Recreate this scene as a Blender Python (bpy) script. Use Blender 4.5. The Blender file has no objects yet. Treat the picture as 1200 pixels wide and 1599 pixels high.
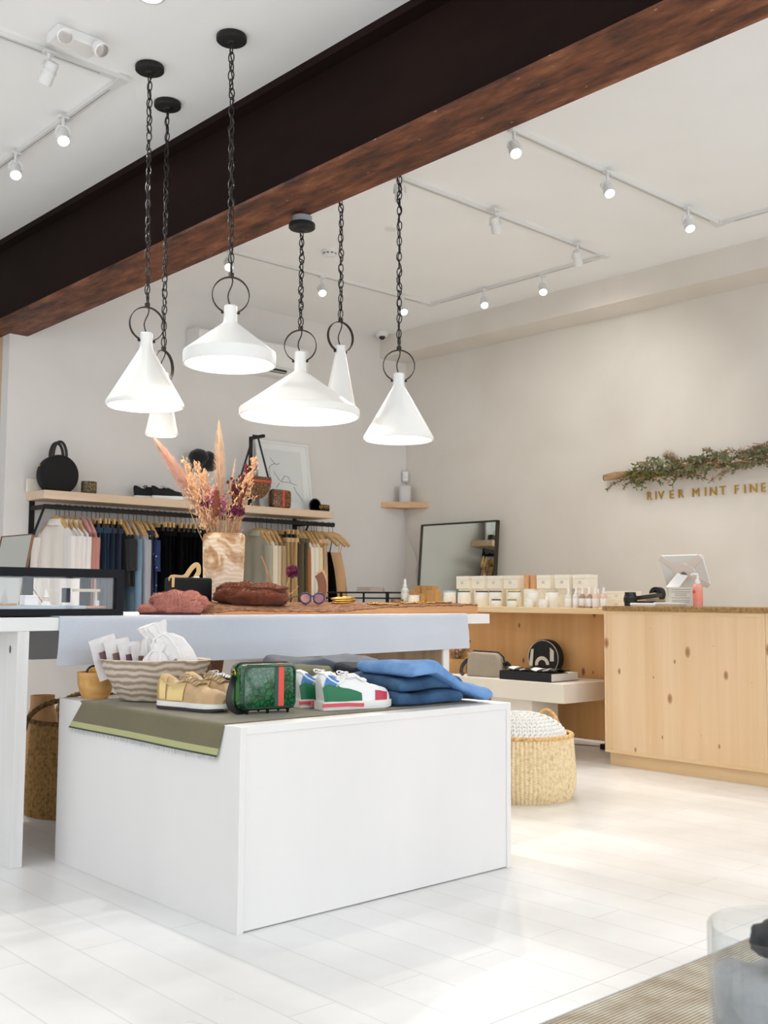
import bpy, math, random
from mathutils import Vector, Matrix, noise
C = bpy.context.scene.collection
DAY, DAYL, EXPO = 4.5, 1.9, .60
PI = math.pi
# ------------------------------------------------------------------ camera maths (fitted to the room's axes)
F, YAW, PIT, ROL = 1674.63, 0.8301020, 0.0792375, 0.00686716
EYE = Vector((0, 0, 1.0))
FW = Vector((math.cos(PIT)*math.cos(YAW), math.cos(PIT)*math.sin(YAW), math.sin(PIT)))
_r = FW.cross(Vector((0, 0, 1))).normalized(); _u = _r.cross(FW)
CR = _r*math.cos(ROL) + _u*math.sin(ROL); CU = -_r*math.sin(ROL) + _u*math.cos(ROL)
def P(px, py, ax, val):
    d = FW + CR*((px-600)/F) - CU*((py-799.5)/F)
    i = 'xyz'.index(ax); return EYE + d*((val-EYE[i])/d[i])
CEIL, BACK, RIGHT = 3.55, 7.69, 7.32

# ------------------------------------------------------------------ mesh builder
class MB:
    def __init__(s): s.v = []; s.f = []; s.m = []; s.cur = 0
    def add(s, vs, fs):
        o = len(s.v); s.v += [Vector(v) for v in vs]
        s.f += [tuple(i+o for i in f) for f in fs]; s.m += [s.cur]*len(fs); return s
    def box(s, x0, y0, z0, x1, y1, z1, M=None):
        vs = [Vector((x, y, z)) for z in (z0, z1) for y in (y0, y1) for x in (x0, x1)]
        if M is not None: vs = [M @ v for v in vs]
        return s.add(vs, [(0,2,3,1),(4,5,7,6),(0,1,5,4),(2,6,7,3),(0,4,6,2),(1,3,7,5)])
    def loft(s, rings, cap=(True, True), closed=True):
        n = len(rings[0]); vs = [p for r in rings for p in r]; fs = []
        for i in range(len(rings)-1):
            for j in range(n if closed else n-1):
                k = (j+1) % n; fs.append((i*n+j, i*n+k, (i+1)*n+k, (i+1)*n+j))
        if cap[0]: fs.append(tuple(range(n))[::-1])
        if cap[1]: fs.append(tuple(range((len(rings)-1)*n, len(rings)*n)))
        return s.add(vs, fs)
    def lathe(s, prof, n=32, c=(0,0,0), cap=(False, False), M=None):
        rings = []
        for r, z in prof:
            ring = [Vector((c[0]+r*math.cos(2*PI*j/n), c[1]+r*math.sin(2*PI*j/n), c[2]+z)) for j in range(n)]
            if M is not None: ring = [M @ p for p in ring]
            rings.append(ring)
        return s.loft(rings, cap)
    def cyl(s, c, r, h, n=24, M=None): return s.lathe([(r,0),(r,h)], n, c, (True,True), M)
    def sweep(s, pts, sec, up=(0,0,1), closed=False, twist=0):
        pts = [Vector(p) for p in pts]; n = len(pts); rings = []; u = Vector(up)
        for i, p in enumerate(pts):
            a = pts[(i-1) % n] if (closed or i > 0) else p; b = pts[(i+1) % n] if (closed or i < n-1) else p
            t = (b-a).normalized() if (b-a).length > 1e-9 else Vector((0,0,1))
            if abs(t.dot(u.normalized())) > .98: u = Vector((1,0,0)) if abs(t.x) < .9 else Vector((0,1,0))
            sd = t.cross(u).normalized(); nu = sd.cross(t).normalized()
            if not closed: u = nu
            sc = sec(i/(n-1) if n > 1 else 0) if callable(sec) else sec
            rings.append([p + sd*q[0] + nu*q[1] for q in sc])
        if closed: rings.append(rings[0])
        return s.loft(rings, (not closed, not closed))
    def tube(s, pts, r, n=8, closed=False, up=(0,0,1)):
        cs = [(math.cos(2*PI*j/n), math.sin(2*PI*j/n)) for j in range(n)]
        if callable(r): return s.sweep(pts, lambda t: [(a*r(t), b*r(t)) for a, b in cs], up, closed)
        return s.sweep(pts, [(a*r, b*r) for a, b in cs], up, closed)
    def strap(s, pts, w, t, up=(0,0,1), closed=False):
        return s.sweep(pts, [(-w/2,-t/2),(w/2,-t/2),(w/2,t/2),(-w/2,t/2)], up, closed)
    def blob(s, c, r, amp=0, sc=4, seed=0, nu=28, nv=16, p=1.0, floor=None):
        rings = []
        for i in range(nv+1):
            th = -PI/2 + PI*i/nv; ring = []
            for j in range(nu):
                a = 2*PI*j/nu
                f = lambda q: math.copysign(abs(q)**p, q)
                d = Vector((f(math.cos(th)*math.cos(a)), f(math.cos(th)*math.sin(a)), f(math.sin(th))))
                k = 1 + amp*noise.noise(d*sc + Vector((seed*7.3, seed*1.7, seed*3.1)))
                q = Vector((c[0]+d.x*r[0]*k, c[1]+d.y*r[1]*k, c[2]+d.z*r[2]*k))
                if floor is not None: q.z = max(q.z, floor)
                ring.append(q)
            rings.append(ring)
        return s.loft(rings, (True, True))
    def slab(s, fn, nu, nv, t):           # thick sheet: fn(u,v) -> point, thickness t along the normal
        top = [[Vector(fn(i/nu, j/nv)) for j in range(nv+1)] for i in range(nu+1)]
        N = lambda i, j: ((top[min(i+1,nu)][j]-top[max(i-1,0)][j]).cross(top[i][min(j+1,nv)]-top[i][max(j-1,0)])).normalized()
        bot = [[top[i][j]-N(i,j)*t for j in range(nv+1)] for i in range(nu+1)]
        w = nv+1; vs = [p for r in top for p in r]+[p for r in bot for p in r]; o = (nu+1)*w; fs = []
        for i in range(nu):
            for j in range(nv):
                a, b, c, d = i*w+j, i*w+j+1, (i+1)*w+j+1, (i+1)*w+j
                fs += [(a,d,c,b), (o+a,o+b,o+c,o+d)]
        for i in range(nu):
            fs += [(i*w,o+i*w,o+(i+1)*w,(i+1)*w), (i*w+nv,(i+1)*w+nv,o+(i+1)*w+nv,o+i*w+nv)]
        for j in range(nv):
            fs += [(j,j+1,o+j+1,o+j), (nu*w+j,o+nu*w+j,o+nu*w+j+1,nu*w+j+1)]
        return s.add(vs, fs)
    def prism(s, poly, z0, z1, M=None):
        lo = [Vector((x, y, z0)) for x, y in poly]; hi = [Vector((x, y, z1)) for x, y in poly]
        if M is not None: lo = [M @ p for p in lo]; hi = [M @ p for p in hi]
        return s.loft([lo, hi])
    def xf(s, M): s.v = [M @ v for v in s.v]; return s
    def build(s, name, mat, parent=None, smooth=None, bevel=0, seg=2, sub=0):
        me = bpy.data.meshes.new(name); me.from_pydata([tuple(v) for v in s.v], [], s.f)
        ms = mat if isinstance(mat, (list, tuple)) else [mat]
        for m in ms: me.materials.append(m)
        if len(ms) > 1: me.polygons.foreach_set('material_index', s.m)
        me.update()
        import bmesh
        bm = bmesh.new(); bm.from_mesh(me); bmesh.ops.recalc_face_normals(bm, faces=bm.faces); bm.to_mesh(me); bm.free()
        if smooth is not None:
            me.polygons.foreach_set('use_smooth', [True]*len(me.polygons)); me.set_sharp_from_angle(angle=math.radians(smooth))
        o = bpy.data.objects.new(name, me); C.objects.link(o)
        if bevel:
            b = o.modifiers.new('bevel', 'BEVEL'); b.width = bevel; b.segments = seg; b.limit_method = 'ANGLE'
        if sub:
            q = o.modifiers.new('sub', 'SUBSURF'); q.levels = sub; q.render_levels = sub
        if parent: o.parent = parent
        return o
def BX(*a): return MB().box(*a)
def tag(o, label, cat, group=None):
    o['label'] = label; o['category'] = cat
    if group: o['group'] = group
    return o
def thing(name, label, cat, loc=(0,0,0), rz=0, group=None):
    o = bpy.data.objects.new(name, None); o.empty_display_size = .05; C.objects.link(o)
    o.location = loc; o.rotation_euler = (0, 0, rz); return tag(o, label, cat, group)
def struct(o): o['kind'] = 'structure'; return o
def dup(root, loc, rz=None, label=None, group=None, mat=None):
    r = root.copy(); C.objects.link(r); r.location = loc
    if rz is not None: r.rotation_euler = (0, 0, rz)
    if label: r['label'] = label
    if group: r['group'] = group
    for ch in [x for x in bpy.data.objects if x.parent == root]:
        c = ch.copy(); C.objects.link(c); c.parent = r
        for g in [x for x in bpy.data.objects if x.parent == ch]:
            d = g.copy(); C.objects.link(d); d.parent = c
    return r
RX = lambda a: Matrix.Rotation(a, 4, 'X'); RY = lambda a: Matrix.Rotation(a, 4, 'Y'); RZ = lambda a: Matrix.Rotation(a, 4, 'Z')
T = lambda x, y, z: Matrix.Translation((x, y, z))
def arc(c, r, a0, a1, n, ex=(1,0,0), ey=(0,0,1)):
    c = Vector(c); ex = Vector(ex); ey = Vector(ey)
    return [c + ex*(r*math.cos(a0+(a1-a0)*i/n)) + ey*(r*math.sin(a0+(a1-a0)*i/n)) for i in range(n+1)]
def bez(*ps, n=16):
    out = []
    for i in range(n+1):
        t = i/n; q = [Vector(p) for p in ps]
        while len(q) > 1: q = [q[k].lerp(q[k+1], t) for k in range(len(q)-1)]
        out.append(q[0])
    return out

# ------------------------------------------------------------------ materials
def srgb(r, g, b):
    f = lambda c: (c/255/12.92) if c/255 <= .04045 else ((c/255+.055)/1.055)**2.4
    return (f(r), f(g), f(b), 1)
MATS = {}
def mat(name, col, rough=.6, metal=0, var=0, vs=6, bump=0, bs=40, stretch=(1,1,1), emit=0, sheen=0, col2=None, spec=.5, coat=0, detail=4):
    if name in MATS: return MATS[name]
    m = bpy.data.materials.new(name); m.use_nodes = True; N = m.node_tree.nodes; L = m.node_tree.links
    b = N['Principled BSDF']; c = srgb(*col)
    b.inputs['Base Color'].default_value = c; b.inputs['Roughness'].default_value = rough; b.inputs['Metallic'].default_value = metal
    b.inputs['Specular IOR Level'].default_value = spec
    if sheen: b.inputs['Sheen Weight'].default_value = sheen
    if coat: b.inputs['Coat Weight'].default_value = coat
    if emit: b.inputs['Emission Color'].default_value = c; b.inputs['Emission Strength'].default_value = emit
    if var or col2 or bump:
        tc = N.new('ShaderNodeTexCoord'); mp = N.new('ShaderNodeMapping'); mp.inputs['Scale'].default_value = stretch
        L.new(tc.outputs['Object'], mp.inputs['Vector'])
    if var or col2:
        no = N.new('ShaderNodeTexNoise'); no.inputs['Scale'].default_value = vs; no.inputs['Detail'].default_value = detail
        L.new(mp.outputs[0], no.inputs['Vector'])
        rp = N.new('ShaderNodeValToRGB'); rp.color_ramp.elements[0].position = .35; rp.color_ramp.elements[1].position = .65
        d = srgb(*col2) if col2 else tuple(x*(1-var) for x in c[:3])+(1,)
        rp.color_ramp.elements[0].color = d; rp.color_ramp.elements[1].color = c
        L.new(no.outputs['Fac'], rp.inputs['Fac']); L.new(rp.outputs['Color'], b.inputs['Base Color'])
    if bump:
        n2 = N.new('ShaderNodeTexNoise'); n2.inputs['Scale'].default_value = bs; n2.inputs['Detail'].default_value = 5
        L.new(mp.outputs[0], n2.inputs['Vector'])
        bp = N.new('ShaderNodeBump'); bp.inputs['Strength'].default_value = bump; bp.inputs['Distance'].default_value = .01
        L.new(n2.outputs['Fac'], bp.inputs['Height']); L.new(bp.outputs['Normal'], b.inputs['Normal'])
    MATS[name] = m; return m
def nodes_of(name, rough=.6, spec=.5):
    m = bpy.data.materials.new(name); m.use_nodes = True; N = m.node_tree.nodes; L = m.node_tree.links; b = N['Principled BSDF']
    b.inputs['Roughness'].default_value = rough; b.inputs['Specular IOR Level'].default_value = spec
    tc = N.new('ShaderNodeTexCoord'); mp = N.new('ShaderNodeMapping'); L.new(tc.outputs['Object'], mp.inputs['Vector'])
    MATS[name] = m; return m, N, L, b, mp
def ramp(N, stops):
    r = N.new('ShaderNodeValToRGB'); e = r.color_ramp.elements
    while len(e) < len(stops): e.new(.5)
    for i, (p, c) in enumerate(stops): e[i].position = p; e[i].color = srgb(*c)
    return r
def mixc(N, L, fac, a, b, mode='MIX'):
    x = N.new('ShaderNodeMix'); x.data_type = 'RGBA'; x.blend_type = mode
    for sock, val in ((x.inputs[0], fac), (x.inputs[6], a), (x.inputs[7], b)):
        if hasattr(val, 'type') and hasattr(val, 'links'): L.new(val, sock)
        else: sock.default_value = val
    return x.outputs[2]
def wood(name, c1, c2, axis='z', scale=1.0, knots=0, knotc=(120,70,40), rough=.55, board=0, baxis='y', seed=0):
    """stretched grain along axis; optional sparse knots; optional glued-up boards of width `board` across baxis"""
    m, N, L, b, mp = nodes_of(name, rough, .35)
    st = {'x': (.06,1,1), 'y': (1,.06,1), 'z': (1,1,.06)}[axis]
    mp.inputs['Scale'].default_value = st
    no = N.new('ShaderNodeTexNoise'); no.inputs['Scale'].default_value = 22*scale; no.inputs['Detail'].default_value = 6; no.inputs['Distortion'].default_value = .4
    L.new(mp.outputs[0], no.inputs['Vector'])
    r = ramp(N, [(.3, c2), (.7, c1)]); L.new(no.outputs['Fac'], r.inputs['Fac']); out = r.outputs['Color']
    tc = N['Texture Coordinate']
    if board:
        sp = N.new('ShaderNodeSeparateXYZ'); L.new(tc.outputs['Object'], sp.inputs[0])
        d = N.new('ShaderNodeMath'); d.operation = 'DIVIDE'; d.inputs[1].default_value = board; L.new(sp.outputs['XYZ'.index(baxis.upper())], d.inputs[0])
        fl = N.new('ShaderNodeMath'); fl.operation = 'FLOOR'; L.new(d.outputs[0], fl.inputs[0])
        wn = N.new('ShaderNodeTexWhiteNoise'); wn.noise_dimensions = '1D'; L.new(fl.outputs[0], wn.inputs['W'])
        r2 = ramp(N, [(0, (249,244,239)), (1, (255,255,255))]); L.new(wn.outputs['Value'], r2.inputs['Fac'])
        out = mixc(N, L, 1.0, out, r2.outputs['Color'], 'MULTIPLY')
        fr = N.new('ShaderNodeMath'); fr.operation = 'FRACT'; L.new(d.outputs[0], fr.inputs[0])
        lt = N.new('ShaderNodeMath'); lt.operation = 'LESS_THAN'; lt.inputs[1].default_value = .004/board*.5; L.new(fr.outputs[0], lt.inputs[0])
        mm = N.new('ShaderNodeMath'); mm.operation = 'MULTIPLY'; mm.inputs[1].default_value = .16; L.new(lt.outputs[0], mm.inputs[0])
        out = mixc(N, L, mm.outputs[0], out, srgb(*[int(x*.75) for x in c2]))
    if knots:
        s3 = N.new('ShaderNodeSeparateXYZ'); L.new(tc.outputs['Object'], s3.inputs[0]); c3 = N.new('ShaderNodeCombineXYZ')
        L.new(s3.outputs['Y'], c3.inputs['X']); L.new(s3.outputs['Z'], c3.inputs['Y'])
        m2 = N.new('ShaderNodeMapping'); L.new(c3.outputs[0], m2.inputs['Vector'])
        m2.inputs['Scale'].default_value = (1.15,.62,1); m2.inputs['Rotation'].default_value = (0,0,.35); m2.inputs['Location'].default_value = (seed*.731, seed*.417, 0)
        vo = N.new('ShaderNodeTexVoronoi'); vo.voronoi_dimensions = '2D'; vo.inputs['Scale'].default_value = knots; vo.inputs['Randomness'].default_value = 1
        L.new(m2.outputs[0], vo.inputs['Vector'])
        sc = N.new('ShaderNodeSeparateColor'); L.new(vo.outputs['Color'], sc.inputs[0])
        sz = N.new('ShaderNodeMapRange'); sz.inputs[1].default_value = .25; sz.inputs[2].default_value = 1; sz.inputs[3].default_value = .015; sz.inputs[4].default_value = .125
        L.new(sc.outputs[0], sz.inputs[0])
        dv = N.new('ShaderNodeMath'); dv.operation = 'DIVIDE'; L.new(vo.outputs['Distance'], dv.inputs[0]); 
        ad = N.new('ShaderNodeMath'); ad.operation = 'MAXIMUM'; ad.inputs[1].default_value = .001; L.new(sz.outputs[0], ad.inputs[0]); L.new(ad.outputs[0], dv.inputs[1])
        kr = ramp(N, [(0, (255,255,255)), (.6, (215,215,215)), (1, (0,0,0))]); L.new(dv.outputs[0], kr.inputs['Fac'])
        bw = N.new('ShaderNodeRGBToBW'); L.new(kr.outputs['Color'], bw.inputs[0])
        out = mixc(N, L, bw.outputs[0], out, srgb(*knotc))
    L.new(out, b.inputs['Base Color'])
    return m
def thin_glass(name, tint=(1,1,1,1), ior=1.45):
    m = bpy.data.materials.new(name); m.use_nodes = True; N = m.node_tree.nodes; L = m.node_tree.links; N.clear()
    o = N.new('ShaderNodeOutputMaterial'); t = N.new('ShaderNodeBsdfTransparent'); g = N.new('ShaderNodeBsdfGlossy'); lw = N.new('ShaderNodeLayerWeight'); lw.inputs[0].default_value = .5; f = N.new('ShaderNodeMath'); f.operation = 'POWER'; f.inputs[1].default_value = 3.5; f2 = N.new('ShaderNodeMath'); f2.operation = 'MULTIPLY_ADD'; f2.inputs[1].default_value = .55; f2.inputs[2].default_value = .035; x = N.new('ShaderNodeMixShader')
    t.inputs[0].default_value = tint; g.inputs['Roughness'].default_value = .02; L.new(lw.outputs['Facing'], f.inputs[0]); L.new(f.outputs[0], f2.inputs[0])
    L.new(f2.outputs[0], x.inputs[0]); L.new(t.outputs[0], x.inputs[1]); L.new(g.outputs[0], x.inputs[2]); L.new(x.outputs[0], o.inputs[0])
    MATS[name] = m; return m
def voro(name, c1, c2, scale, lo=.02, hi=.12, rough=.5, feature='DISTANCE_TO_EDGE', st=(1,1,1), coat=0):
    m, N, L, b, mp = nodes_of(name, rough, .5); mp.inputs['Scale'].default_value = st
    v = N.new('ShaderNodeTexVoronoi'); v.feature = feature; v.inputs['Scale'].default_value = scale; L.new(mp.outputs[0], v.inputs['Vector'])
    r = ramp(N, [(lo, c1), (hi, c2)]); L.new(v.outputs['Distance'], r.inputs['Fac']); L.new(r.outputs['Color'], b.inputs['Base Color'])
    if coat: b.inputs['Coat Weight'].default_value = coat
    return m
WHITE = mat('white_paint', (238,237,236), .45)
WHITE_SHADE = mat('white_ceramic', (240,239,236), .35)
BLACK = mat('black_iron', (26,24,23), .6, .2)
BLACKP = mat('black_plastic', (18,18,19), .4)
RING = mat('dark_bronze', (58,49,44), .55, .5)
PLASTIC = mat('white_plastic', (236,235,232), .35)
CREAM = mat('cream_card', (240,231,215), .7)
GOLD = mat('brass', (205,165,80), .25, 1)
BRASS_SATIN = mat('satin_brass', (206,164,62), .38, .8)
LEATHER_TAN = mat('tan_leather', (200,160,105), .55, var=.1, vs=20)
LEATHER_BRN = mat('brown_leather', (120,72,42), .5, var=.15, vs=30)
BULB = mat('warm_bulb', (255,226,180), .3, emit=7)
LED = mat('lit_spot_lens', (255,250,238), .3, emit=14)
GLASS = thin_glass('pane_glass')
# ------------------------------------------------------------------ the shell
m, N, L, b, mp = nodes_of('painted_floorboards', .32, .5)
mp.inputs['Rotation'].default_value = (0, 0, PI/2); mp.inputs['Location'].default_value = (0, 1.812, 0)
br = N.new('ShaderNodeTexBrick'); br.inputs['Scale'].default_value = 1; br.inputs['Brick Width'].default_value = 2.1; br.inputs['Row Height'].default_value = .1493
br.inputs['Mortar Size'].default_value = .0022; br.inputs['Mortar Smooth'].default_value = .3; br.offset = .37
br.inputs['Color1'].default_value = srgb(245,244,243); br.inputs['Color2'].default_value = srgb(241,240,239); br.inputs['Mortar'].default_value = srgb(222,221,219)
L.new(mp.outputs[0], br.inputs['Vector'])
no = N.new('ShaderNodeTexNoise'); no.inputs['Scale'].default_value = 1.6; no.inputs['Detail'].default_value = 5; L.new(N['Texture Coordinate'].outputs['Object'], no.inputs['Vector'])
r = ramp(N, [(.3, (236,235,233)), (.6, (255,255,255))]); L.new(no.outputs['Fac'], r.inputs['Fac'])
L.new(mixc(N, L, 1.0, br.outputs['Color'], r.outputs['Color'], 'MULTIPLY'), b.inputs['Base Color'])
rr = N.new('ShaderNodeMapRange'); rr.inputs[3].default_value = .22; rr.inputs[4].default_value = .42; L.new(no.outputs['Fac'], rr.inputs[0]); L.new(rr.outputs[0], b.inputs['Roughness'])
FLOORM = m
def plaster(name, c1, c2, s=1.3):
    m, N, L, b, mp = nodes_of(name, .85, .2)
    a = N.new('ShaderNodeTexNoise'); a.inputs['Scale'].default_value = s; a.inputs['Detail'].default_value = 7; a.inputs['Distortion'].default_value = .6; L.new(mp.outputs[0], a.inputs['Vector'])
    r = ramp(N, [(.3, c2), (.7, c1)]); L.new(a.outputs['Fac'], r.inputs['Fac']); L.new(r.outputs['Color'], b.inputs['Base Color'])
    n2 = N.new('ShaderNodeTexNoise'); n2.inputs['Scale'].default_value = 7; n2.inputs['Detail'].default_value = 6; L.new(mp.outputs[0], n2.inputs['Vector'])
    bp = N.new('ShaderNodeBump'); bp.inputs['Strength'].default_value = .12; bp.inputs['Distance'].default_value = .02; L.new(n2.outputs['Fac'], bp.inputs['Height']); L.new(bp.outputs['Normal'], b.inputs['Normal'])
    return m
WALLM = plaster('limewash_wall', (232,226,217), (223,216,206))
WALLB = plaster('pale_plaster_wall', (232,228,225), (225,221,217))
CEILM = mat('ceiling_paint', (249,249,248), .9, var=.02, vs=2)
X0, Y0 = -3.2, -2.4      # street-side limits of the shop
struct(BX(X0, 1.755, -.1, RIGHT+.1, 11, 0).build('floor', FLOORM))
struct(BX(X0, 1.68, -.1, RIGHT+.1, 1.752, 0).build('trim_1', FLOORM))
struct(BX(X0, Y0, -.1, RIGHT+.1, 1.68, -.012).build('floor_mat_well', FLOORM)).name = 'floor_entrance'
struct(BX(X0, Y0, CEIL, RIGHT+.1, 11, CEIL+.1).build('ceiling', CEILM))
struct(BX(3.24, BACK, 0, RIGHT+.1, BACK+.12, CEIL).build('wall_back', WALLB))
struct(BX(3.24, BACK+.12, 0, 3.40, 11, 2.985).build('wall_return', plaster('beige_return_wall', (214,184,146), (206,176,138))))
struct(BX(X0, 11, 0, 3.4, 11.1, CEIL).build('wall_far', WALLB))
struct(BX(RIGHT, Y0, 0, RIGHT+.12, BACK, CEIL).build('wall_right', WALLM))
struct(BX(6.96, Y0, 3.335, RIGHT, BACK, CEIL).build('trim_2', WALLM))
# street front: three big shop windows the daylight falls through, all behind the camera
wf = MB(); openings = [(-2.9, -.1), (.2, 3.0), (3.3, 6.9)]; zs, zt = .25, 3.3
wf.box(X0-.12, Y0-.15, 0, RIGHT+.12, Y0, zs).box(X0-.12, Y0-.15, zt, RIGHT+.12, Y0, CEIL+.1)
xs = [X0-.12]+[q for o in openings for q in o]+[RIGHT+.12]
for i in range(0, len(xs), 2): wf.box(xs[i], Y0-.15, zs, xs[i+1], Y0, zt)
struct(wf.build('wall_front', WALLB))
FRM = mat('window_frame_black', (30,30,32), .5)
for i, (a, c) in enumerate(openings):
    fr = MB(); w = .05
    for q in ((a, zs, a+w, zt), (c-w, zs, c, zt), (a, zs, c, zs+w), (a, zt-w, c, zt), ((a+c)/2-w/2, zs, (a+c)/2+w/2, zt)):
        fr.box(q[0], Y0-.1, q[1], q[2], Y0-.05, q[3])
    o = struct(fr.build('window_%d' % (i+1), FRM))
    li = bpy.data.lights.new('daylight', 'AREA'); li.shape = 'RECTANGLE'; li.size = c-a; li.size_y = zt-zs; li.energy = DAY*(c-a)*(zt-zs)
    li.color = (.90, .95, 1.0)
    lo = bpy.data.objects.new('daylight', li); C.objects.link(lo); lo.location = ((a+c)/2, Y0-.2, (zs+zt)/2); lo.rotation_euler = (PI/2, 0, 0)
# side wall: three unseen windows, added to bring in more fill light
ws = MB(); ops = [(-2.0, 1.2), (1.5, 4.6), (4.9, 8.0)]
ws.box(X0-.15, Y0, 0, X0, 11.1, zs).box(X0-.15, Y0, zt, X0, 11.1, CEIL)
xs = [Y0]+[q for o in ops for q in o]+[11.1]
for i in range(0, len(xs), 2): ws.box(X0-.15, xs[i], zs, X0, xs[i+1], zt)
struct(ws.build('wall_left', WALLB))
for i, (a, c) in enumerate(ops):
    fr = MB(); w = .05
    for q in ((a, zs, a+w, zt), (c-w, zs, c, zt), (a, zs, c, zs+w), (a, zt-w, c, zt), ((a+c)/2-w/2, zs, (a+c)/2+w/2, zt)):
        fr.box(X0-.1, q[0], q[1], X0-.05, q[2], q[3])
    struct(fr.build('window_%d' % (i+4), FRM))
    li = bpy.data.lights.new('daylight', 'AREA'); li.shape = 'RECTANGLE'; li.size = c-a; li.size_y = zt-zs; li.energy = DAYL*(c-a)*(zt-zs)
    li.color = (.94, .97, 1.0)
    lo = bpy.data.objects.new('daylight', li); C.objects.link(lo); lo.location = (X0-.2, (a+c)/2, (zs+zt)/2); lo.rotation_euler = (PI/2, 0, -PI/2)
# woven entrance mat, in its well in front of the floor's edge board
m, N, L, b, mp = nodes_of('woven_mat', .9, .1)
w1 = N.new('ShaderNodeTexWave'); w1.bands_direction = 'Y'; w1.inputs['Scale'].default_value = 30; w1.inputs['Distortion'].default_value = .35; w1.inputs['Detail'].default_value = 2; w1.inputs['Detail Scale'].default_value = 8
L.new(mp.outputs[0], w1.inputs['Vector'])
r = ramp(N, [(.1, (158,147,128)), (.6, (212,204,187))]); L.new(w1.outputs['Fac'], r.inputs['Fac'])
v = N.new('ShaderNodeTexNoise'); v.inputs['Scale'].default_value = 11; L.new(mp.outputs[0], v.inputs['Vector'])
r2 = ramp(N, [(.35, (222,214,206)), (.65, (255,255,255))]); L.new(v.outputs['Fac'], r2.inputs['Fac'])
L.new(mixc(N, L, 1.0, r.outputs['Color'], r2.outputs['Color'], 'MULTIPLY'), b.inputs['Base Color'])
bp = N.new('ShaderNodeBump'); bp.inputs['Strength'].default_value = .6; bp.inputs['Distance'].default_value = .004; L.new(w1.outputs['Fac'], bp.inputs['Height']); L.new(bp.outputs['Normal'], b.inputs['Normal'])
tag(BX(-.6, -.6, -.012, 4.2, 1.675, -.002).build('entrance_mat', m), 'beige ribbed woven mat set along the edge of the white floor', 'mat')

# ------------------------------------------------------------------ steel beam
m, N, L, b, mp = nodes_of('rusted_steel', .62, .4)
mp.inputs['Scale'].default_value = (1.2, .3, 1)
a = N.new('ShaderNodeTexNoise'); a.inputs['Scale'].default_value = 9; a.inputs['Detail'].default_value = 9; a.inputs['Roughness'].default_value = .7; L.new(mp.outputs[0], a.inputs['Vector'])
r = ramp(N, [(.36, (44,24,16)), (.45, (84,46,28)), (.54, (112,64,40)), (.68, (146,94,60))]); L.new(a.outputs['Fac'], r.inputs['Fac'])
sp = N.new('ShaderNodeTexVoronoi'); sp.inputs['Scale'].default_value = 34; L.new(mp.outputs[0], sp.inputs['Vector'])
lt = N.new('ShaderNodeMath'); lt.operation = 'LESS_THAN'; lt.inputs[1].default_value = .085; L.new(sp.outputs['Distance'], lt.inputs[0])
sc = N.new('ShaderNodeSeparateColor'); L.new(sp.outputs['Color'], sc.inputs[0])
g2 = N.new('ShaderNodeMath'); g2.operation = 'GREATER_THAN'; g2.inputs[1].default_value = .75; L.new(sc.outputs[0], g2.inputs[0])
mu = N.new('ShaderNodeMath'); mu.operation = 'MULTIPLY'; L.new(lt.outputs[0], mu.inputs[0]); L.new(g2.outputs[0], mu.inputs[1])
L.new(mixc(N, L, mu.outputs[0], r.outputs['Color'], srgb(170,150,130)), b.inputs['Base Color'])
bp = N.new('ShaderNodeBump'); bp.inputs['Strength'].default_value = .3; bp.inputs['Distance'].default_value = .005; L.new(a.outputs['Fac'], bp.inputs['Height']); L.new(bp.outputs['Normal'], b.inputs['Normal'])
STEEL = m
WEBM = mat('dark_mill_steel', (34,18,14), .8, var=.35, vs=5, stretch=(1,.3,1), bump=.15, bs=14, detail=8, spec=.15)
t = thing('steel_beam', 'long rust-brown steel beam running across under the white ceiling', 'beam', (3.22, 3, CEIL))
y0, y1 = Y0-3, 8
BX(-.175, y0, -.04, .175, y1, 0).build('top_flange', WEBM, t)
y0 -= 3; y1 -= 3; zb0, zb1 = [2.985+(3.8-(y+3))*.0115-CEIL for y in (y0, y1)]      # the underside falls slightly towards the back wall
for o in [x for x in bpy.data.objects if x.parent == t]: o.location.y = -3
MB().loft([[Vector((-.095, y, z+.018)), Vector((.095, y, z+.018)), Vector((.095, y, -.036)), Vector((-.095, y, -.036))] for y, z in ((y0, zb0), (y1, zb1))]).build('web', WEBM, t)
MB().loft([[Vector((-.175, y, z)), Vector((.160, y, z)), Vector((.160, y, z+.02)), Vector((-.175, y, z+.02))] for y, z in ((y0, zb0), (y1, zb1))]).build('bottom_flange', STEEL, t, bevel=.003)

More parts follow.
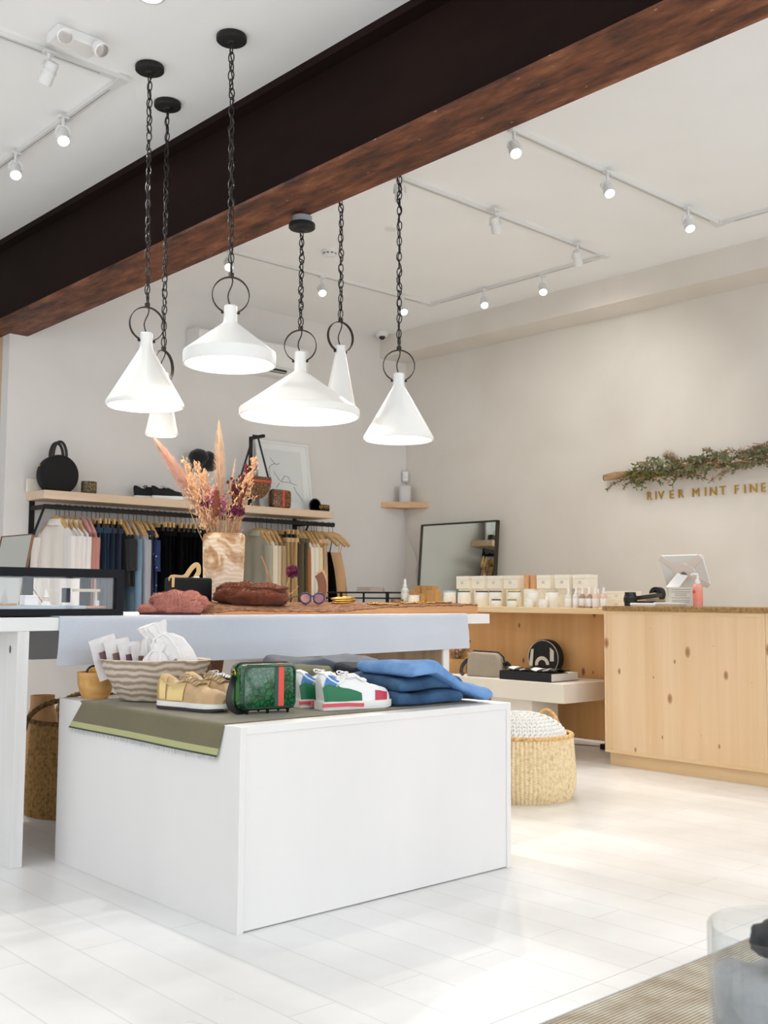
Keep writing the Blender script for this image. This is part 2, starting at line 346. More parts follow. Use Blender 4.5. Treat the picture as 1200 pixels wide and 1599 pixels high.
# ------------------------------------------------------------------ pendant lamps
def link_pts(c, L_, W_, ang, n=12):
    pts = []
    ex = Vector((math.cos(ang), math.sin(ang), 0))
    for i in range(n):
        a = 2*PI*i/n; x = math.cos(a)*W_/2; z = math.sin(a)*L_/2
        pts.append(Vector(c)+ex*x+Vector((0,0,1))*z)
    return pts
def pendant(label, x, y, ztop, ring_a, zr0, neck_t, neck_b, rim, R, band, power, seed, jbox=False, sx=0, sy=0):
    """ztop canopy seat; zr0 top of the ring; neck_t/neck_b neck ends; rim lower edge; R rim radius; band straight rim height"""
    rnd = random.Random(seed)
    t = thing('pendant_lamp', label, 'lamp', (x, y, ztop), 0, 'white cone pendants over the table')
    z = lambda q: q-ztop
    ct = 0
    if jbox:
        MB().lathe([(.052,-.035),(.052,0)], 24, cap=(True,True)).build('junction_box', mat('galvanised_steel', (150,158,162), .5, .4), t, 40); ct = -.035
    MB().lathe([(0,ct),(.066,ct),(.069,ct-.005),(.069,ct-.024),(.064,ct-.029),(.022,ct-.031),(.018,ct-.042),(0,ct-.044)], 32).build('canopy', BLACK, t, 35)
    ch = MB(); zc = ct-.04; zend = z(zr0)+.012; k = 0; pitch = .041
    n = max(3, int((zc-zend)/pitch)); pitch = (zc-zend)/n
    for k in range(n):
        f = (k+.5)/n
        ch.tube(link_pts((sx*f+rnd.uniform(-.002,.002), sy*f, zc-pitch*(k+.5)), pitch+.011, .026, (k % 2)*PI/2+.5+rnd.uniform(-.25,.25)), .0028, 6, closed=True, up=(0.3,0.4,.2))
    ch.build('chain', BLACK, t, 60)
    cd = [(sx*i/60+.009*math.sin(i*1.15+seed), sy*i/60+.009*math.cos(i*.9+seed), zc+(zend-zc)*i/60) for i in range(61)]
    zt_ = z(neck_t)
    cd += [(sx+.012*math.sin(i*.8), sy+.004, zend+(zt_-zend)*i/8) for i in range(1, 9)]
    MB().tube(cd, .0034, 6).build('cord', mat('brown_cord', (48,34,30), .7), t, 60)
    # ring: flat iron band that opens at the neck
    rr = .082; nr = .034; zc2 = z(zr0)-rr-.012; a0 = math.asin(-.86)
    ex = Vector((math.cos(ring_a), math.sin(ring_a), 0)); side = Vector((-math.sin(ring_a), math.cos(ring_a), 0))
    aa = math.acos(nr/rr)
    pts = [Vector((sx, sy, zc2)) + ex*(rr*math.cos(q)) + Vector((0,0,1))*(rr*math.sin(q)) for q in [(-aa)+(PI+2*aa)*i/40 for i in range(41)]]
    tail = pts[-1].z - .012
    full = [Vector((pts[0].x, pts[0].y, tail))]+pts+[Vector((pts[-1].x, pts[-1].y, tail))]
    rg = MB(); rings = []
    for i, p in enumerate(full):
        o_ = (p-Vector((sx, sy, zc2))).normalized(); rings.append([p+side*.008+o_*.0022, p-side*.008+o_*.0022, p-side*.008-o_*.0022, p+side*.008-o_*.0022])
    rg.loft(rings)
    rg.box(sx-.009, sy-.009, zc2+rr-.002, sx+.009, sy+.009, zc2+rr+.02)
    ro = rg.build('ring', RING, t, 30)
    for q in (full[0], full[-1]):
        d = (Vector((q.x, q.y, 0))-Vector((sx, sy, 0))).normalized()
        MB().tube([q-d*.004+Vector((0,0,.006)), q+d*.008+Vector((0,0,.006))], .005, 8).build('rivet', RING, ro, 40)
    nb, rm = z(neck_b), z(rim); h = nb-(rm+band); th = .006
    prof = [(0, zt_), (.024, zt_), (.029, zt_-.004), (.0295, nb+.006), (.033, nb-.006)]
    for i in range(1, 9):
        f = i/8; prof.append((.033+(R-.033)*f, nb-.006-(h-.006)*f))
    prof += [(R+.002, rm+band*.8), (R+.001, rm+.002), (R-.002, rm), (R-.008, rm+.002), (R-.009, rm+band)]
    for i in range(1, 9):
        f = i/8; prof.append((R-.009-(R-.009-.026)*f, rm+band+(h-.01)*f))
    prof += [(.022, nb+.01), (0, nb+.012)]
    MB().lathe(prof, 64, (sx, sy, 0)).build('shade', WHITE_SHADE, t, 40)
    br_ = min(.03, R*.42); zb = nb-.035-br_
    MB().blob((sx, sy, zb), (br_, br_, br_*1.15)).build('bulb', BULB, t, 80)
    li = bpy.data.lights.new('pendant_light', 'POINT'); li.energy = power*.6; li.color = (1, .86, .66); li.shadow_soft_size = .03
    lo = bpy.data.objects.new('pendant_light', li); C.objects.link(lo); lo.parent = t; lo.location = (sx, sy, max(zb-br_*1.9, rm+.012))
    return t
pendant('white cone pendant lamp hanging nearest the left edge, over the black case', 2.524, 4.46, CEIL, -.25, 2.376, 2.24, 2.165, 1.885, .18, .022, 5, 1, sx=.014, sy=-.008)
pendant('narrow white pendant lamp half hidden behind the left cone lamp', 2.789, 4.736, CEIL, .42, 2.256, 2.13, 2.07, 1.805, .08, .02, 3, 2, sx=.008, sy=-.005)
pendant('shallow white pendant lamp hanging highest, with a deep straight rim', 2.653, 3.955, CEIL, -.55, 2.438, 2.296, 2.222, 2.025, .205, .058, 6, 3, sx=.016, sy=-.008)
pendant('broad white pendant lamp hung from the steel beam, widest of the six', 3.345, 4.305, 2.966, -.78, 2.38, 2.255, 2.155, 1.915, .307, .04, 8, 4, jbox=True)
pendant('narrow white pendant lamp behind the broad lamp', 3.664, 4.374, CEIL, -.08, 2.494, 2.352, 2.292, 2.0, .085, .02, 3, 5, sx=.005, sy=-.003)
pendant('white cone pendant lamp hanging rightmost, in front of the room corner', 3.772, 4.024, CEIL, -.70, 2.298, 2.164, 2.096, 1.81, .18, .022, 5, 6, sx=.004, sy=-.002)
# ------------------------------------------------------------------ track lighting
TRK = mat('track_white', (226,225,222), .4)
SLOT = mat('track_slot', (168,167,165), .6)
def track(label, pts):
    x0 = sum(p[0] for p in pts)/len(pts); y0 = sum(p[1] for p in pts)/len(pts)
    t = thing('light_track', label, 'track', (x0, y0, CEIL), 0, 'white ceiling light tracks')
    q = [Vector((p[0]-x0, p[1]-y0, -.011)) for p in pts]
    for a, c in zip(q[:-1], q[1:]):
        d = (c-a).normalized(); n = Vector((-d.y, d.x, 0)); w = .019
        rail = MB(); rail.loft([[a+n*w+Vector((0,0,.011)), a-n*w+Vector((0,0,.011)), a-n*w-Vector((0,0,.011)), a+n*w-Vector((0,0,.011))], [c+n*w+Vector((0,0,.011)), c-n*w+Vector((0,0,.011)), c-n*w-Vector((0,0,.011)), c+n*w-Vector((0,0,.011))]])
        ro = rail.build('rail', TRK, t)
        s = MB(); w = .0035; a2 = a+d*.12; c2 = c-d*.12; z0 = -.0112; z1 = -.0122
        s.loft([[a2+n*w+Vector((0,0,z0)), a2-n*w+Vector((0,0,z0)), a2-n*w+Vector((0,0,z1)), a2+n*w+Vector((0,0,z1))], [c2+n*w+Vector((0,0,z0)), c2-n*w+Vector((0,0,z0)), c2-n*w+Vector((0,0,z1)), c2+n*w+Vector((0,0,z1))]])
        s.build('slot', SLOT, ro)
    for p in q[1:-1]:
        BX(p.x-.03, p.y-.03, -.024, p.x+.03, p.y+.03, 0).build('corner_joint', TRK, t, bevel=.003)
    return t
track('white ceiling light track on the right, running out of the picture at the right edge', [(3.75, 3.71), (6.45, 3.71), (6.45, -1.5)])
track('white ceiling light track over the room corner, bent round three sides', [(3.9, 4.61), (6.46, 4.65), (6.46, 6.48), (3.75, 6.49)])
track('white ceiling light track in the upper left corner, in front of the beam', [(.4, 4.65), (2.48, 4.65), (2.48, 8.4)])
def spot(label, px, py, aim, lit, power=52, fixed=None):
    p = P(px, py, 'z', CEIL-.022)
    if fixed: p = Vector((fixed[0], fixed[1], CEIL-.022))
    t = thing('track_spotlight', label, 'spotlight', p, 0, 'white spotlights on the ceiling tracks')
    BX(-.028, -.017, -.012, .028, .017, 0).build('adapter', TRK, t, bevel=.002)
    aim = Vector(aim).normalized(); yaw = math.atan2(aim.y, aim.x)
    st = MB().tube([(0,0,-.012), (0,0,-.055)], .009, 10); st.build('stem', TRK, t, 40)
    # yoke: a U strap round the head, then the head itself along the aim
    c = Vector((0, 0, -.105)); sd = Vector((-math.sin(yaw), math.cos(yaw), 0))
    yk = [c+sd*.036, c+sd*.034+Vector((0,0,.03)), c+sd*.02+Vector((0,0,.05)), c+Vector((0,0,.052)), c-sd*.02+Vector((0,0,.05)), c-sd*.034+Vector((0,0,.03)), c-sd*.036]
    MB().strap(yk, .012, .003, up=aim).build('yoke', TRK, t, 30)
    rot = aim.to_track_quat('Z', 'Y').to_matrix().to_4x4(); M = T(*c) @ rot
    MB().lathe([(0,-.055),(.026,-.055),(.03,-.05),(.03,-.02),(.0275,-.018),(.0275,-.012),(.03,-.01),(.034,.035),(.034,.052),(.029,.052),(.026,.04),(0,.04)], 24, M=M).build('head', TRK, t, 30)
    MB().lathe([(0,.041),(.0255,.041),(.0255,.043),(0,.0445)], 20, M=M).build('lens', LED if lit else mat('frosted_lens', (235,235,230), .3), t, 30)
    if power:
        li = bpy.data.lights.new('spot_light', 'SPOT'); li.energy = power; li.color = (1, .965, .90); li.spot_size = math.radians(110); li.spot_blend = .8; li.shadow_soft_size = .025
        lo = bpy.data.objects.new('spot_light', li); C.objects.link(lo); lo.parent = t; lo.matrix_local = T(*(c+aim*.06)) @ (-aim).to_track_quat('Z', 'Y').to_matrix().to_4x4()
    return t
spot('lit white track spotlight next to the steel beam on the right-hand track', 803, 203, (-.25,-.45,-.65), 1, 22)
spot('lit white track spotlight in the middle of the right-hand track', 949, 268, (-.25,-.45,-.7), 1, 16)
spot('lit white track spotlight nearest the corner of the right-hand track', 1075, 325, (-.25,-.4,-.7), 1, 16)
spot('unlit-looking spotlight half way along the upper run of the three-sided track', 774, 327, (.55,.25,-.75), 1, 14)
spot('unlit-looking spotlight by the right corner of the three-sided track', 902, 381, (.6,.3,-.75), 1, 14)
spot('unlit-looking spotlight behind the rightmost lamp chain, beside the steel beam', 625, 275, (.5,.35,-.75), 1, 14)
spot('lit spotlight on the short track run, nearer its right corner', 848, 430, (-.35,-.35,-.6), 1)
spot('lit spotlight on the short track run, nearer the room corner', 756, 452, (-.3,-.4,-.6), 1)
spot('lit spotlight seen beside the rightmost lamp chain above the security camera', 630, 463, (-.25,-.45,-.6), 1)
spot('lit spotlight between the broad lamp chain and the ceiling smoke detector', 503, 432, (-.25,-.45,-.6), 1)
spot('lit spotlight seen right above the ring of the shallow deep-rimmed lamp', 358, 390, (-.3,-.45,-.6), 1)
spot('unlit-looking spotlight under the twin-headed emergency light at upper left', 77, 80, (-.1,.6,-.7), 1, 14)
spot('lit spotlight in the upper left, on the track run that heads away', 99, 182, (-.15,-.5,-.7), 1)
spot('lit spotlight at the left edge of the picture', 25, 238, (-.15,-.5,-.7), 1)
# recessed downlight cut by the top edge of the picture
p = P(236, -6, 'z', CEIL)
t = thing('recessed_downlight', 'lit ceiling downlight cut by the top edge of the picture', 'light', p)
MB().lathe([(.045,0),(.06,0),(.06,-.004),(.047,-.006),(.045,0)], 32).build('trim_ring', TRK, t, 30)
MB().lathe([(0,-.001),(.045,-.001),(.045,-.003),(0,-.003)], 24).build('lens', LED, t, 30)
li = bpy.data.lights.new('downlight', 'SPOT'); li.energy = 8; li.color = (1,.95,.86); li.spot_size = 1.8; li.spot_blend = .6
lo = bpy.data.objects.new('downlight', li); C.objects.link(lo); lo.parent = t; lo.location = (0,0,-.02)
# emergency light with two heads
p = P(116, 56, 'z', CEIL)
t = thing('emergency_light', 'white emergency light box with two round heads at upper left', 'emergency light', p, 0)
W = .105
MB().box(-W, -.06, -.05, W, .06, 0).build('housing', PLASTIC, t, bevel=.006)
for sx in (-1, 1):
    c = Vector((sx*.085, -.085, -.06)); d = Vector((sx*.15, -.55, -.6)).normalized()
    M = T(*c) @ d.to_track_quat('Z','Y').to_matrix().to_4x4()
    h = MB().lathe([(0,-.03),(.02,-.03),(.034,-.01),(.036,.02),(.031,.024),(0,.024)], 24, M=M).build('lamp_head', PLASTIC, t, 30)
    MB().lathe([(0,.0245),(.03,.0245),(.02,.03),(0,.032)], 20, M=M).build('lens', mat('reflector_grey', (190,186,182), .2, .3), h, 60)
# smoke detector, cover plate, dome camera
p = P(515, 391, 'z', CEIL)
t = thing('smoke_detector', 'white round smoke detector on the ceiling behind the lamp chains', 'smoke detector', p)
MB().lathe([(0,0),(.062,0),(.062,-.014),(.055,-.02),(0,-.02)], 32).build('base', PLASTIC, t, 35)
MB().lathe([(.05,-.02),(.05,-.036),(.036,-.046),(0,-.048)], 32).build('cap', PLASTIC, t, 35)
v = MB()
for k in range(10):
    a = 2*PI*k/10; v.box(.0495, -.009, -.034, .0515, .009, -.024, RZ(a))
v.build('vents', mat('vent_grey', (120,116,110), .7), t)
p = P(612, 357, 'z', CEIL)
tag(MB().lathe([(0,0),(.05,0),(.049,-.005),(0,-.008)], 32).build('ceiling_cover_plate', PLASTIC, None, 35), 'flat white disc on the ceiling between the two rightmost lamp chains', 'cover plate').location = p
p = P(602, 515, 'z', CEIL); p = Vector((6.86, 7.55, CEIL))
t = thing('security_camera', 'white dome security camera with a black eye in the ceiling corner', 'camera', p)
MB().lathe([(0,0),(.06,0),(.062,-.02),(.058,-.035),(.04,-.045),(0,-.045)], 32).build('housing', PLASTIC, t, 35)
MB().blob((-.008, -.012, -.045), (.03,.03,.03)).build('dome', mat('black_gloss', (12,12,14), .1), t, 80)
# split air conditioner on the back wall
ax0, ax1 = 4.76, 5.92
t = thing('air_conditioner', 'white split air conditioner high on the back wall behind the lamps', 'air conditioner', ((ax0+ax1)/2, BACK, 2.95))
hw = (ax1-ax0)/2
rings = [[Vector((x, -y, z)) for y, z in ((0,0),(.12,.0),(.19,.05),(.20,.12),(.20,.26),(.16,.285),(0,.285))] for x in (-hw, hw)]
MB().loft(rings).build('housing', PLASTIC, t, bevel=.006)
BX(-hw+.06, -.178, .012, hw-.24, -.145, .04, ).xf(T(0,-.012,.004)).build('air_slot', mat('slot_dark', (52,52,50), .5), t)
for k in range(2):
    MB().box(-hw+.06, -.006, -.002, hw-.24, .012, .002, T(0,-.19+.008*k,.022+.014*k) @ RX(.5)).build('louvre', PLASTIC, t)
BX(-hw, -.203, .058, hw, -.199, .061).build('seam', mat('seam_grey', (196,194,190), .5), t)
# motion sensor, corner shelf, speaker, cable
t = thing('motion_sensor', 'small white motion sensor in the room corner above the speaker', 'sensor', (RIGHT-.035, BACK-.035, 2.19), -PI/4)
rings = []
for z, w, d in ((-.055,.026,.015),(-.045,.03,.03),(.0,.03,.036),(.045,.03,.034),(.055,.026,.02)):
    rings.append([Vector((x, y, z)) for x, y in ((-w,.02),(w,.02),(w,-d*.6),(w*.6,-d),(-w*.6,-d),(-w,-d*.6))])
o = MB().loft(rings).build('body', PLASTIC, t, bevel=.003)
BX(-.02, -.037, -.012, .02, -.035, -.009).build('seam_line', mat('seam_grey', (196,194,190), .5), t)
PALEWOOD = wood('pale_maple', (232,208,182), (218,190,160), 'x', .8)
sh = MB(); s = .335
sh.prism([(RIGHT, BACK), (RIGHT-s, BACK), (RIGHT, BACK-s)], 1.868, 1.925)
tag(sh.build('corner_shelf', wood('corner_maple', (226,188,152), (212,170,132), 'x', .8), bevel=.002), 'small triangular pale wood shelf in the room corner', 'shelf')
q = Vector((RIGHT-.125, BACK-.125, 1.925))
t = thing('speaker', 'white rounded speaker on the corner shelf', 'speaker', q, -PI/4)
def rrect(w, d, r, n=6, z=0):
    out = []
    for cx, cy, a0 in ((w/2-r, d/2-r, 0), (-w/2+r, d/2-r, PI/2), (-w/2+r, -d/2+r, PI), (w/2-r, -d/2+r, 1.5*PI)):
        for k in range(n+1): a = a0+PI/2*k/n; out.append(Vector((cx+r*math.cos(a), cy+r*math.sin(a), z)))
    return out
def rbody(stations, n=6):         # [(z,w,d,r)] -> lofted rounded box
    return MB().loft([rrect(w, d, min(r, w/2-1e-4, d/2-1e-4), n, z) for z, w, d, r in stations])
rbody([(0,.11,.11,.04),(.006,.12,.12,.045),(.145,.12,.12,.045),(.155,.115,.115,.043),(.16,.10,.10,.04)]).build('grille', mat('speaker_grey_white', (214,213,210), .7, bump=.2, bs=400), t, 50)
rbody([(.16,.10,.10,.04),(.163,.094,.094,.038)]).build('top_panel', PLASTIC, t, 50)
tag(MB().tube([(RIGHT-.012,BACK-.02,1.867),(RIGHT-.012,BACK-.03,1.7),(RIGHT-.014,BACK-.08,1.55),(RIGHT-.012,BACK-.16,1.42),(RIGHT-.012,BACK-.19,1.32),(RIGHT-.012,BACK-.165,1.25),(RIGHT-.012,BACK-.20,1.1),(RIGHT-.012,BACK-.26,.9),(RIGHT-.012,BACK-.28,.5)], .0045, 8).build('speaker_cable', mat('cable_white', (215,211,204), .5), None, 60), 'thin white cable running down the wall from the corner shelf', 'cable')
# leaning mirror
t = thing('leaning_mirror', 'black framed mirror leaning on the right wall behind the white boxes', 'mirror', (7.08, 6.86, 0))
Mx = RY(math.atan2(.13, 1.70)); mw, mh = .485, 1.70
MB().box(.0, -mw+.01, .01, .012, mw-.01, mh-.01, Mx).build('glass', mat('mirror_glass', (232,238,232), .02, 1), t)
for q in ((-.012,-mw,0,.03,-mw+.014,mh), (-.012,mw-.014,0,.03,mw,mh), (-.012,-mw,0,.03,mw,.014), (-.012,-mw,mh-.014,.03,mw,mh)):
    MB().box(*q, M=Mx).build('frame_bar', mat('mirror_frame', (62,56,44), .45, .4), t, bevel=.001)

# ------------------------------------------------------------------ wall shelf and clothes rail
SY = 7.45; SZ = 1.762
tag(BX(3.41, 7.39, 1.700, 6.14, BACK, SZ).build('wall_shelf', PALEWOOD, None, bevel=.002), 'long pale wood shelf on the back wall above the clothes', 'shelf')
RAILZ = 1.663
t = thing('clothes_rail', 'black iron clothes rail on wall brackets under the long shelf', 'rail', (4.8, BACK, 1.7))
BX(3.44-4.8, SY-.012-BACK, RAILZ-.035-1.7, 6.2-4.8, SY+.012-BACK, RAILZ-1.7).build('rail', BLACK, t, bevel=.002)
for x in (3.452, 5.93):
    b_ = BX(x-.02-4.8, -.012, -.62, x+.02-4.8, 0, 0); bo = b_.build('bracket_post', BLACK, t)
    BX(x-.016-4.8, SY-BACK, RAILZ-.033-1.7, x+.016-4.8, -.01, RAILZ-.003-1.7).build('bracket_arm', BLACK, bo)
    MB().tube([(x-4.8, -.01, -.30), (x-4.8, SY-BACK+.03, RAILZ-.03-1.7)], .011, 4).build('bracket_brace', BLACK, bo)
HWOOD = wood('hanger_beech', (212,176,122), (194,154,100), 'y', 1.5, rough=.4)
HOOK = mat('hook_black', (22,22,22), .4, .6)
HPINK = mat('pink_velvet', (212,150,140), .9, sheen=.5)
def hanger_proto(name, label, wood_, clip=False):
    t = thing(name, label, 'hanger', (0,0,0))
    hk = [(0,0,-.125),(0,0,-.045)]+[(0, -.018*math.sin(a)*0+ .022*math.cos(a)-.022+.022*0, -.045+.0) for a in ()]
    hk = [Vector((0,0,-.108)), Vector((0,0,-.045))]+arc((0,.0,-.02), .022, -PI/2*.55, PI*.98, 12, (0,1,0), (0,0,1))
    MB().tube(hk, .0022, 6, up=(1,0,0)).build('hook', HOOK, t, 60)
    b_ = MB()
    if clip:
        b_.box(-.007, -.17, -.135, .007, .17, -.095); bo = b_.build('bar', wood_, t, bevel=.004)
        for s in (-1, 1): BX(-.013, s*.12-.014, -.180, .013, s*.12+.014, -.112).build('clip', BLACKP, bo, bevel=.002)
    else:
        pts = [(0, -.155, -.212), (0, -.11, -.168), (0, -.055, -.120), (0, 0, -.104), (0, .055, -.120), (0, .11, -.168), (0, .155, -.212)]
        sm = []
        for a in range(len(pts)-1):
            for k in range(4): sm.append(Vector(pts[a]).lerp(Vector(pts[a+1]), k/4))
        sm.append(Vector(pts[-1]))
        b_.sweep(sm, lambda u: [(math.cos(2*PI*k/10)*(.009+.006*abs(2*u-1)), math.sin(2*PI*k/10)*(.026-.012*abs(2*u-1))) for k in range(10)], up=(0,0,1))
        b_.build('arms', wood_, t, 50)
    return t
def folds(y, z, seed, amp, k):
    return amp*(math.sin(y*k+seed*1.9+2.2*noise.noise(Vector((y*3, z*1.3, seed)))) + .6*noise.noise(Vector((y*9, z*1.6, seed*2.7))))
def sheet(prof, seed, thick=.018, amp=.009, k=38, ny=26, nz=26, hem=0):
    """garment body: prof(v) -> (y_left, y_right) half outline for v 0(top)..1(bottom), zt/zb inside prof; closed lofted tube flattened front to back"""
    rings = []
    for i in range(nz+1):
        v = i/nz; yl, yr, z, th = prof(v); ring = []
        for j in range(ny): 
            u = j/(ny-1); y = yl+(yr-yl)*u; e = math.sqrt(max(0, 1-(2*u-1)**2))
            ring.append(Vector((-(th*e+.002)+folds(y, z, seed, amp*min(1, v*2.2), k), y, z+hem*.02*noise.noise(Vector((y*8, seed, 1))))))
        for j in range(ny-1, -1, -1):
            u = j/(ny-1); y = yl+(yr-yl)*u; e = math.sqrt(max(0, 1-(2*u-1)**2))
            ring.append(Vector((th*e+.002+folds(y, z, seed+5, amp*min(1, v*2.2), k), y, z+hem*.02*noise.noise(Vector((y*8, seed, 1))))))
        rings.append(ring)
    return MB().loft(rings)
def lerp(a, b_, t): return a+(b_-a)*t
def top_garment(t, m_, seed, L_=.75, w=.23, sleeve=.55, collar=True, th=.021):
    zt = -.148
    def prof(v):
        if v < .2: q = v/.2; hw = lerp(.062, w*.95, q); z = lerp(zt+.014, zt-.072, q**1.2)
        else: q = (v-.2)/.8; hw = w*(.95-.05*math.sin(q*PI)+.06*q); z = lerp(zt-.072, zt-L_, q**1.05)
        return -hw, hw, z, th*(.6+.4*min(1, v*3))
    sheet(prof, seed, amp=.010).build('body', m_, t, 70)
    if sleeve:
        for s in (-1, 1):
            rings = []; n = 14
            for i in range(n+1):
                f = i/n; c = Vector((-.012*math.sin(f*2), s*(w*.84+.05*f**.6), zt-.09-sleeve*f)); rr = lerp(.062, .042, f); rx = lerp(.03, .024, f)
                rings.append([c+Vector((math.cos(a)*rx+folds(math.sin(a)*.3, f, seed+s, .004, 12), math.sin(a)*rr*.8, 0)) for a in [2*PI*k/14 for k in range(14)]])
            MB().loft(rings).build('sleeve', m_, t, 70)
    if collar:
        cb = MB(); pts = [(x, y, zt+.022-.03*(abs(y)/.07)*0) for x, y in [(math.cos(a)*.03, math.sin(a)*.062) for a in [2*PI*k/20 for k in range(20)]]]
        rg0 = [Vector((x*1.35, y*1.15, z-.03)) for x, y, z in pts]; rg1 = [Vector((x, y, z+.02)) for x, y, z in pts]; rg2 = [Vector((x*1.25, y*1.08, z+.018)) for x, y, z in pts]; rg3 = [Vector((x*1.75, y*1.3, z-.028)) for x, y, z in pts]
        cb.loft([rg0, rg1, rg2, rg3], (False, False)).build('collar', m_, t, 70)
def bottom_garment(t, m_, seed, L_=.85, w=.17, th=.020, flare=1.08, zt=-.166):
    def prof(v): hw = w*lerp(1, flare, v); return -hw, hw, lerp(zt, zt-L_, v), th*(.6+.4*v)
    sheet(prof, seed, amp=.012, k=30).build('body', m_, t, 70)
    BX(-.02, -w-.002, zt-.035, .02, w+.002, zt+.004).build('waistband', m_, t, bevel=.006)
def slip(t, m_, seed, L_=.8, w=.17):
    zt = -.265
    def prof(v):
        if v < .2: q = v/.2; return -w*lerp(.55,.8,q), w*lerp(.55,.8,q), lerp(zt, zt-.16, q), .008+.006*q
        q = (v-.2)/.8; return -w*lerp(.8,1.15,q), w*lerp(.8,1.15,q), lerp(zt-.16, zt-L_, q), .014
    sheet(prof, seed, amp=.014, k=34).build('body', m_, t, 70)
    for s in (-1, 1): MB().tube([(-.004, s*w*.5, zt), (0, s*.10, -.150), (.004, s*w*.5, zt)], .003, 5).build('strap', m_, t, 60)
def cloth(n, c, var=.06, col2=None): return mat(n, c, .85, var=var, vs=9, sheen=.15, bump=.15, bs=120, col2=col2, stretch=(1,1,.3))
print_m = voro('blue_floral_print', (214,224,238), (30,46,92), 30, .10, .20, .8, 'F1')
G = {  # fabric, kind, kwargs
 'white': cloth('white_cotton', (240,234,230), .04), 'offwhite': cloth('offwhite_linen', (238,228,218), .05), 'pink': cloth('dusty_pink', (205,142,130)),
 'teal': cloth('dark_teal', (18,50,78)), 'navy': cloth('navy_wool', (22,36,62)), 'char': cloth('charcoal_jersey', (34,33,34)), 'denim': cloth('washed_denim', (120,150,172), .2),
 'grey': cloth('grey_knit', (172,172,180)), 'indigo': cloth('dark_indigo', (38,36,58)), 'black': mat('black_wool', (9,9,10), .95, spec=.1),
 'sage': cloth('sage_stripe', (176,168,146)), 'cream': cloth('cream_linen', (232,216,188)), 'beige': cloth('beige_linen', (216,192,158)), 'taupe': cloth('taupe_wool', (178,150,116)),
 'tan': cloth('tan_twill', (206,170,118)), 'olive': cloth('olive_brown', (96,84,60)), 'rust': cloth('rust_suede', (176,112,60)), 'ivory': cloth('ivory_knit', (240,232,214)),
 'butter': cloth('butter_cotton', (240,224,178)), 'blush': cloth('blush_crepe', (224,184,152)), 'camel': cloth('camel_satin', (218,172,126))}
protoH = {}
def hang(px, kind, fabric, label, group, rot=0, hang_label=None, seed=None, **kw):
    x = P(px, 802, 'y', SY).x; seed = seed or int(px*3) % 97; rot = rot or .07*math.sin(px*5.3)
    hk = 'hanger_pink' if fabric == 'pink' else ('clip' if kind == 'bottom' else 'wood')
    hl = hang_label or ('hanger holding the '+label[0].lower()+label[1:])
    if hk not in protoH:
        wd = HPINK if hk == 'hanger_pink' else HWOOD
        h = hanger_proto('clothes_hanger', hl, wd, hk == 'clip'); protoH[hk] = h
        h.location = (x, SY, RAILZ+.003); h.rotation_euler = (0,0,rot); h['group'] = 'clothes hangers on the rail'
    else:
        h = dup(protoH[hk], (x, SY, RAILZ+.003), rot, hl, 'clothes hangers on the rail')
    names = {'top': 'shirt', 'tee': 'top', 'bottom': 'trousers', 'slip': 'slip_dress', 'skirt': 'skirt'}
    nm = kw.pop('name', names[kind]); cat = kw.pop('cat', nm.replace('_', ' '))
    t = thing(nm, label, cat, (x, SY, RAILZ), rot, group)
    m_ = print_m if fabric == 'print' else G[fabric]
    if kind == 'top': top_garment(t, m_, seed, **kw)
    elif kind == 'tee': top_garment(t, m_, seed, sleeve=.24, collar=False, **kw)
    elif kind == 'slip': slip(t, m_, seed, **kw)
    else: bottom_garment(t, m_, seed, **kw)
    return t
wl = ['Off-white collared blouse at the left end of the rail', 'White shirt second from the left end of the rail', 'White shirt third from the left end of the rail', 'White shirt fourth from the left end of the rail', 'White shirt last in the white group, next to the pink tops']
for px, l, fb in zip((88,93,101,108,118), wl, ('offwhite','white','white','white','white')):
    hang(px, 'top', fb, l, 'white shirts on the rail', L_=.8, rot=.22 if fb == 'offwhite' else 0)
for px, l in zip((128,136), ('Dusty pink top nearer the white shirts', 'Dusty pink top nearer the dark teal trousers')): hang(px, 'tee', 'pink', l, 'pink tops on the rail', w=.19, L_=.8)
for px, l in zip((143,150,156), ('Dark teal trousers next to the pink tops', 'Dark teal trousers in the middle of three pairs', 'Dark teal trousers next to the navy trousers')): hang(px, 'bottom', 'teal', l, 'dark teal trousers on the rail')
for px, l in zip((163,171), ('Navy trousers next to the teal trousers', 'Navy trousers next to the charcoal tops')): hang(px, 'bottom', 'navy', l, 'navy trousers on the rail')
for px, l in zip((184,192), ('Charcoal short-sleeved top nearer the navy trousers', 'Charcoal short-sleeved top nearer the denim shirt')): hang(px, 'tee', 'char', l, 'charcoal tops on the rail', w=.2, L_=.45)
hang(201, 'top', 'denim', 'Washed blue denim shirt on the rail, right of the charcoal tops', 'blue and grey garments on the rail', L_=.85, w=.19)
for px, l in zip((209,213.5), ('Pale grey knit cardigan next to the denim shirt', 'Pale grey knit cardigan next to the dark indigo dress')): hang(px, 'top', 'grey', l, 'blue and grey garments on the rail', name='cardigan', collar=False, L_=.9, w=.18)
hang(221, 'skirt', 'indigo', 'Dark indigo skirt between the grey knits and the blue print', 'blue and grey garments on the rail', L_=.9)
hang(230, 'tee', 'print', 'Blue and white floral print dress on the rail', 'blue and grey garments on the rail', name='dress', L_=.95, w=.17)
bl = ['next to the floral print dress'] + [w_+' from the floral print dress' for w_ in ('second','third','fourth','fifth','sixth','seventh','eighth','ninth','tenth')]
for px, l in zip((241,249,257,266,275,283,290,297,305,313), bl): hang(px, 'bottom', 'black', 'Black trousers '+l, 'black trousers on the rail', w=.18, L_=.9)
hang(400, 'top', 'sage', 'Sage striped button shirt just right of the wooden vase', 'neutral shirts on the rail', L_=.95, w=.2)
